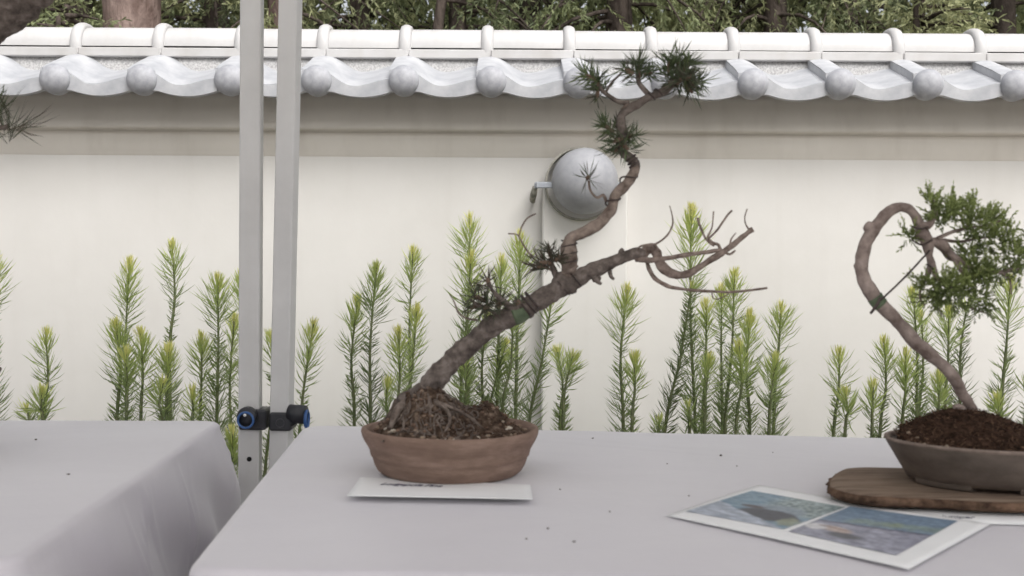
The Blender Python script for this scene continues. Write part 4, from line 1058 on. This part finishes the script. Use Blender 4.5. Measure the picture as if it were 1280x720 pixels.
for a_ in [(1168,258,0,8,16,26,.9,.6),(1178,270,-.005,17,16,80,.6,.5),(1190,262,.01,9,14,34,.8,.6),(1160,250,.0,4,8,7,1,.7),(1137,296,0,9,8,26,.3,.5),
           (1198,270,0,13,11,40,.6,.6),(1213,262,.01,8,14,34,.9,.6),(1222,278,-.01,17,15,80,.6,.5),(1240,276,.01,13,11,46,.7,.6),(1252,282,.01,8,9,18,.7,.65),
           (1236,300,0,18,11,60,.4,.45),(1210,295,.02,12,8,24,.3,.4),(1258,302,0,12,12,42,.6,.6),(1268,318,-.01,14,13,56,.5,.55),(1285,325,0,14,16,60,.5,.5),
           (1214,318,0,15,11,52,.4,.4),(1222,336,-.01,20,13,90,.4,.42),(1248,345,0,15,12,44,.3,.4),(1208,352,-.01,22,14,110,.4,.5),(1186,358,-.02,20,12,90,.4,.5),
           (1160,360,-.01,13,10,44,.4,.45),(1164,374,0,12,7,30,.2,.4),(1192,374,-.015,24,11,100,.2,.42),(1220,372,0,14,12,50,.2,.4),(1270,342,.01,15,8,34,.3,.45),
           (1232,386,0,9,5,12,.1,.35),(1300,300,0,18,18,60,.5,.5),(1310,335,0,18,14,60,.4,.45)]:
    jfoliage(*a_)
# ------------------------------------------------------------------ bonsai 3: mostly outside the picture, on the left cloth
Y3 = 1.22; c3 = ony(-170, 560, Y3)
b3 = thing('potted_bonsai', 'bonsai cut off by the left edge, thick bark above and needle twig below', 'bonsai', (c3.x, Y3, TZ))
b = MB(); b.lathe([(.0,.004),(.085,.004),(.095,.0),(.10,.004),(.108,.03),(.113,.052),(.118,.055),(.118,.064),(.110,.064),(.106,.05),(.0,.048)], c3.x, Y3, TZ+.0008, 72, 1, .85, .004); b.build('pot', M['greypot'], b3)
soil_mound(c3.x, Y3, .106, .09, TZ+.054, [(c3.x,Y3,.06,.05,.02)], M['moss'], b3, .002, 2.2)
def b3t(path, m='bark', seg=14, nm='branch', rough=.16):
    b = MB(); px_tube(path, Y3, b, seg, rough, .004); return b.build(nm, M[m], b3)
b3t([(-170,560,46),(-185,480,40),(-165,380,36),(-150,280,34),(-140,190,32),(-110,110,34),(-60,50,36),(0,2,38),(50,-40,38),(90,-90,34),(110,-150,24)], 'bark', 26, 'trunk')
b3t([(-140,210,14),(-90,190,9),(-45,172,6),(-12,162,3.5),(10,158,3)], 'bark', 10)
b3t([(-150,330,12),(-100,400,8),(-50,440,5),(-12,458,4),(0,463,4)], 'bark', 10)
for (cx, cy, dy, r_, n_, ax, sp_, gr) in [(14,157,0,52,16,(.1,-.2,1),55,.25),(2,150,0,60,16,(-.2,-.2,1),60,.3),(16,160,-.01,56,7,(1,-.1,.28),20,.1),(20,161,0,50,3,(.85,-.1,-.5),10,.08),(-10,158,.01,50,18,(-.5,0,.8),80,.3),(2,118,0,26,14,(.3,-.2,1),70,.7),(-2,140,0,30,14,(.5,-.2,.8),80,.6),(-30,165,0,46,30,(0,0,1),90,.5)]:
    pine_tuft(cx, cy, Y3+dy, r_, n_, ax, sp_, b3, gr, bud=False, w=.0009)
for (cx, cy) in [(100,-140),(40,-70),(-60,20),(-160,200),(-120,400)]:
    pine_tuft(cx, cy, Y3, 60, 80, (0,-.1,1), 100, b3, .5, bud=False)
# ------------------------------------------------------------------ crumbs and a stray red fleck
for (u, v) in [(741,548),(834,580),(901,569.5),(921,583),(861,620),(762,640),(658,674),(718,677.5),(45,549.5),(86,593),(966,566),(685,661),(700,612)]:
    p = onz(u, v, TZ+.001); b = MB(); r_ = R.uniform(.0007,.0013); b.ball((p.x, p.y, TZ+.0014), r_, 8, 6, R.uniform(1,1.7), 1, .7, 0, .9)
    o = b.build('soil_crumb', M['soil'], None, loc=(p.x, p.y, TZ+.001)); tag(o, 'tiny dark crumb of soil lying on the grey cloth', 'crumb', 'crumbs of soil on the cloths')
# ------------------------------------------------------------------ trees beyond the wall
TG = 'trees beyond the wall'
def tree(u, y, tr, zb, zt_, spread, m, bm, label, n_br=70, droop=.5, lean=(0,0), leaf=.055, branches_dark=False, dens=12, tint=.5, zvis=None, cat='tree', name='conifer_tree'):
    x = (u-640)/FPX*y; t = thing(name, label, cat, (x, y, 0), TG)
    b = MB(); pts = [(x+lean[0]*k*k+.05*math.sin(k*5), y+lean[1]*k, -.05+zt_*k) for k in [i/10 for i in range(11)]]
    b.tube(pts, [tr*(1.25-.9*k/10)*(1.2 if k == 0 else 1) for k in range(11)], 18, .08, .12)
    b.build('trunk', M[bm], t)
    lf = MB(); bb = MB()
    for i in range(n_br):
        f_ = (i+R.random())/n_br; z = zb+(zt_-zb)*f_; k = z/zt_
        px_, py_ = x+lean[0]*k*k, y+lean[1]*k
        az = R.uniform(0, 2*math.pi)
        L_ = spread*(1-.75*f_)*R.uniform(.6,1.1); d = Vector((math.cos(az), math.sin(az), R.uniform(-.1,.35)))
        p0 = Vector((px_, py_, z)); pp = [p0+d*L_*q+Vector((0,0,-droop*L_*q*q)) for q in (0,.3,.6,1)]
        bb.tube(pp, [.022,.016,.010,.004], 5, 0, .25)
        tb = tint+R.gauss(0,.16)
        for q in range(int(7+L_*14)):
            a_ = R.uniform(.15,1); c = p0+d*L_*a_+Vector((R.gauss(0,.12),R.gauss(0,.12),-droop*L_*a_*a_+R.gauss(0,.06)))
            hang = Vector((d.x*.5+R.gauss(0,.5), d.y*.5+R.gauss(0,.5), -droop*1.4+R.gauss(0,.4)))
            hang.normalize(); hl = R.uniform(.12,.38)
            for w_ in range(dens):
                s_ = c+hang*hl*w_/dens
                dd = hang*.8+Vector((R.gauss(0,.6),R.gauss(0,.6),R.gauss(0,.5)))
                lf.blade(s_, dd, leaf*R.uniform(.6,1.3), leaf*.24, max(.01, min(1, tb+R.gauss(0,.15))), curl=-.2)
    bb.build('branches', M['dbark'], t); o = lf.build('crown', M[m], t, smooth=False)
    return t
tree(155, 7.0, .20, 2.9, 7.5, 1.8, 'fol_b', 'tbark', 'thick reddish brown trunk rising behind the wall at left', 30, .5, dens=8)
tree(80, 8.6, .10, 1.8, 6.5, 1.5, 'fol_c', 'dbark', 'pale leafed tree left of the thick reddish trunk', 70, .3, lean=(.5,0))
tree(262, 9.2, .13, 1.2, 7.5, 1.9, 'fol_a', 'dbark', 'dark drooping conifer between the reddish trunk and the tent poles', 95, .75, tint=.34, dens=14)
tree(348, 8.0, .15, 2.3, 7.5, 1.6, 'fol_b', 'tbark', 'reddish trunked tree seen between the two tent poles', 60, .6)
tree(445, 9.8, .12, 1.4, 7, 1.9, 'fol_a', 'dbark', 'mid green conifer just right of the leaning tent pole', 95, .5, tint=.45)
tree(500, 7.6, .05, 2.9, 5.5, 1.0, 'fol_b', 'dbark', 'slim tree whose dark limbs lean diagonally behind the ridge', 22, .1, lean=(.9,0), dens=6)
tree(563, 8.6, .085, 2.2, 7.5, 1.5, 'fol_a', 'dbark', 'straight dark trunked conifer left of the lamp pilaster', 60, .7, tint=.4)
tree(655, 9.0, .12, 1.2, 7.5, 2.0, 'fol_a', 'dbark', 'drooping green conifer above the lamp pilaster', 110, .85, tint=.5, dens=14)
tree(765, 8.4, .12, 1.2, 7.0, 1.9, 'fol_a', 'dbark', 'fresh green conifer behind the top of the leaning bonsai', 110, .75, tint=.6, dens=14)
tree(870, 9.6, .13, 1.2, 7.5, 1.8, 'fol_b', 'dbark', 'shadowy olive conifer right of the bonsai top', 100, .85, tint=.28, dens=14)
tree(960, 9.0, .12, 1.2, 7.5, 1.8, 'fol_b', 'dbark', 'weeping olive conifer over the middle right of the ridge', 100, 1.0, tint=.5, dens=14)
tree(1050, 9.6, .12, 1.2, 7, 1.8, 'fol_a', 'dbark', 'darker conifer behind the low yellow green shrub', 100, .6, tint=.3, dens=14)
tree(1150, 7.8, .06, .6, 3.25, 1.5, 'fol_b', 'dbark', 'low yellow green shrub showing above the ridge at right', 90, .25, tint=.72, dens=12, cat='shrub', name='garden_shrub')
tree(1245, 9.0, .12, 1.2, 7, 1.8, 'fol_a', 'dbark', 'dark green conifer at the right edge above the ridge', 100, .5, tint=.36, dens=14)
tree(82, 6.4, .04, .5, 2.62, .75, 'fol_a', 'dbark', 'fresh green shrub topping the wall at the far left', 60, .2, tint=.68, dens=10, leaf=.045, cat='shrub', name='garden_shrub')
tree(-60, 8.8, .12, 1.2, 7, 1.8, 'fol_a', 'dbark', 'green conifer beyond the left edge of the wall view', 90, .6, tint=.4)
tree(1400, 8.8, .12, 1.2, 7, 1.8, 'fol_a', 'dbark', 'green conifer beyond the right edge of the wall view', 90, .6, tint=.4)
b = MB()
for i in range(45000):
    x = R.uniform(-13,13); y = R.uniform(12,15.5); z = R.uniform(0,8.5); d = Vector((R.gauss(0,1),R.gauss(0,1),R.gauss(-.6,1)))
    n_ = noise.noise(Vector((x*.8, y*.8, z*.9)))
    b.blade(Vector((x, y, z)), d, R.uniform(.2,.42), .12, max(.01, min(1, .42+.7*n_+R.gauss(0,.1))), curl=-.3)
o = b.build('woodland', M['fol_b'], None, smooth=False, loc=(0,13.5,0)); tag(o, 'mass of dim green woodland far behind the wall', 'woodland', kind='stuff')
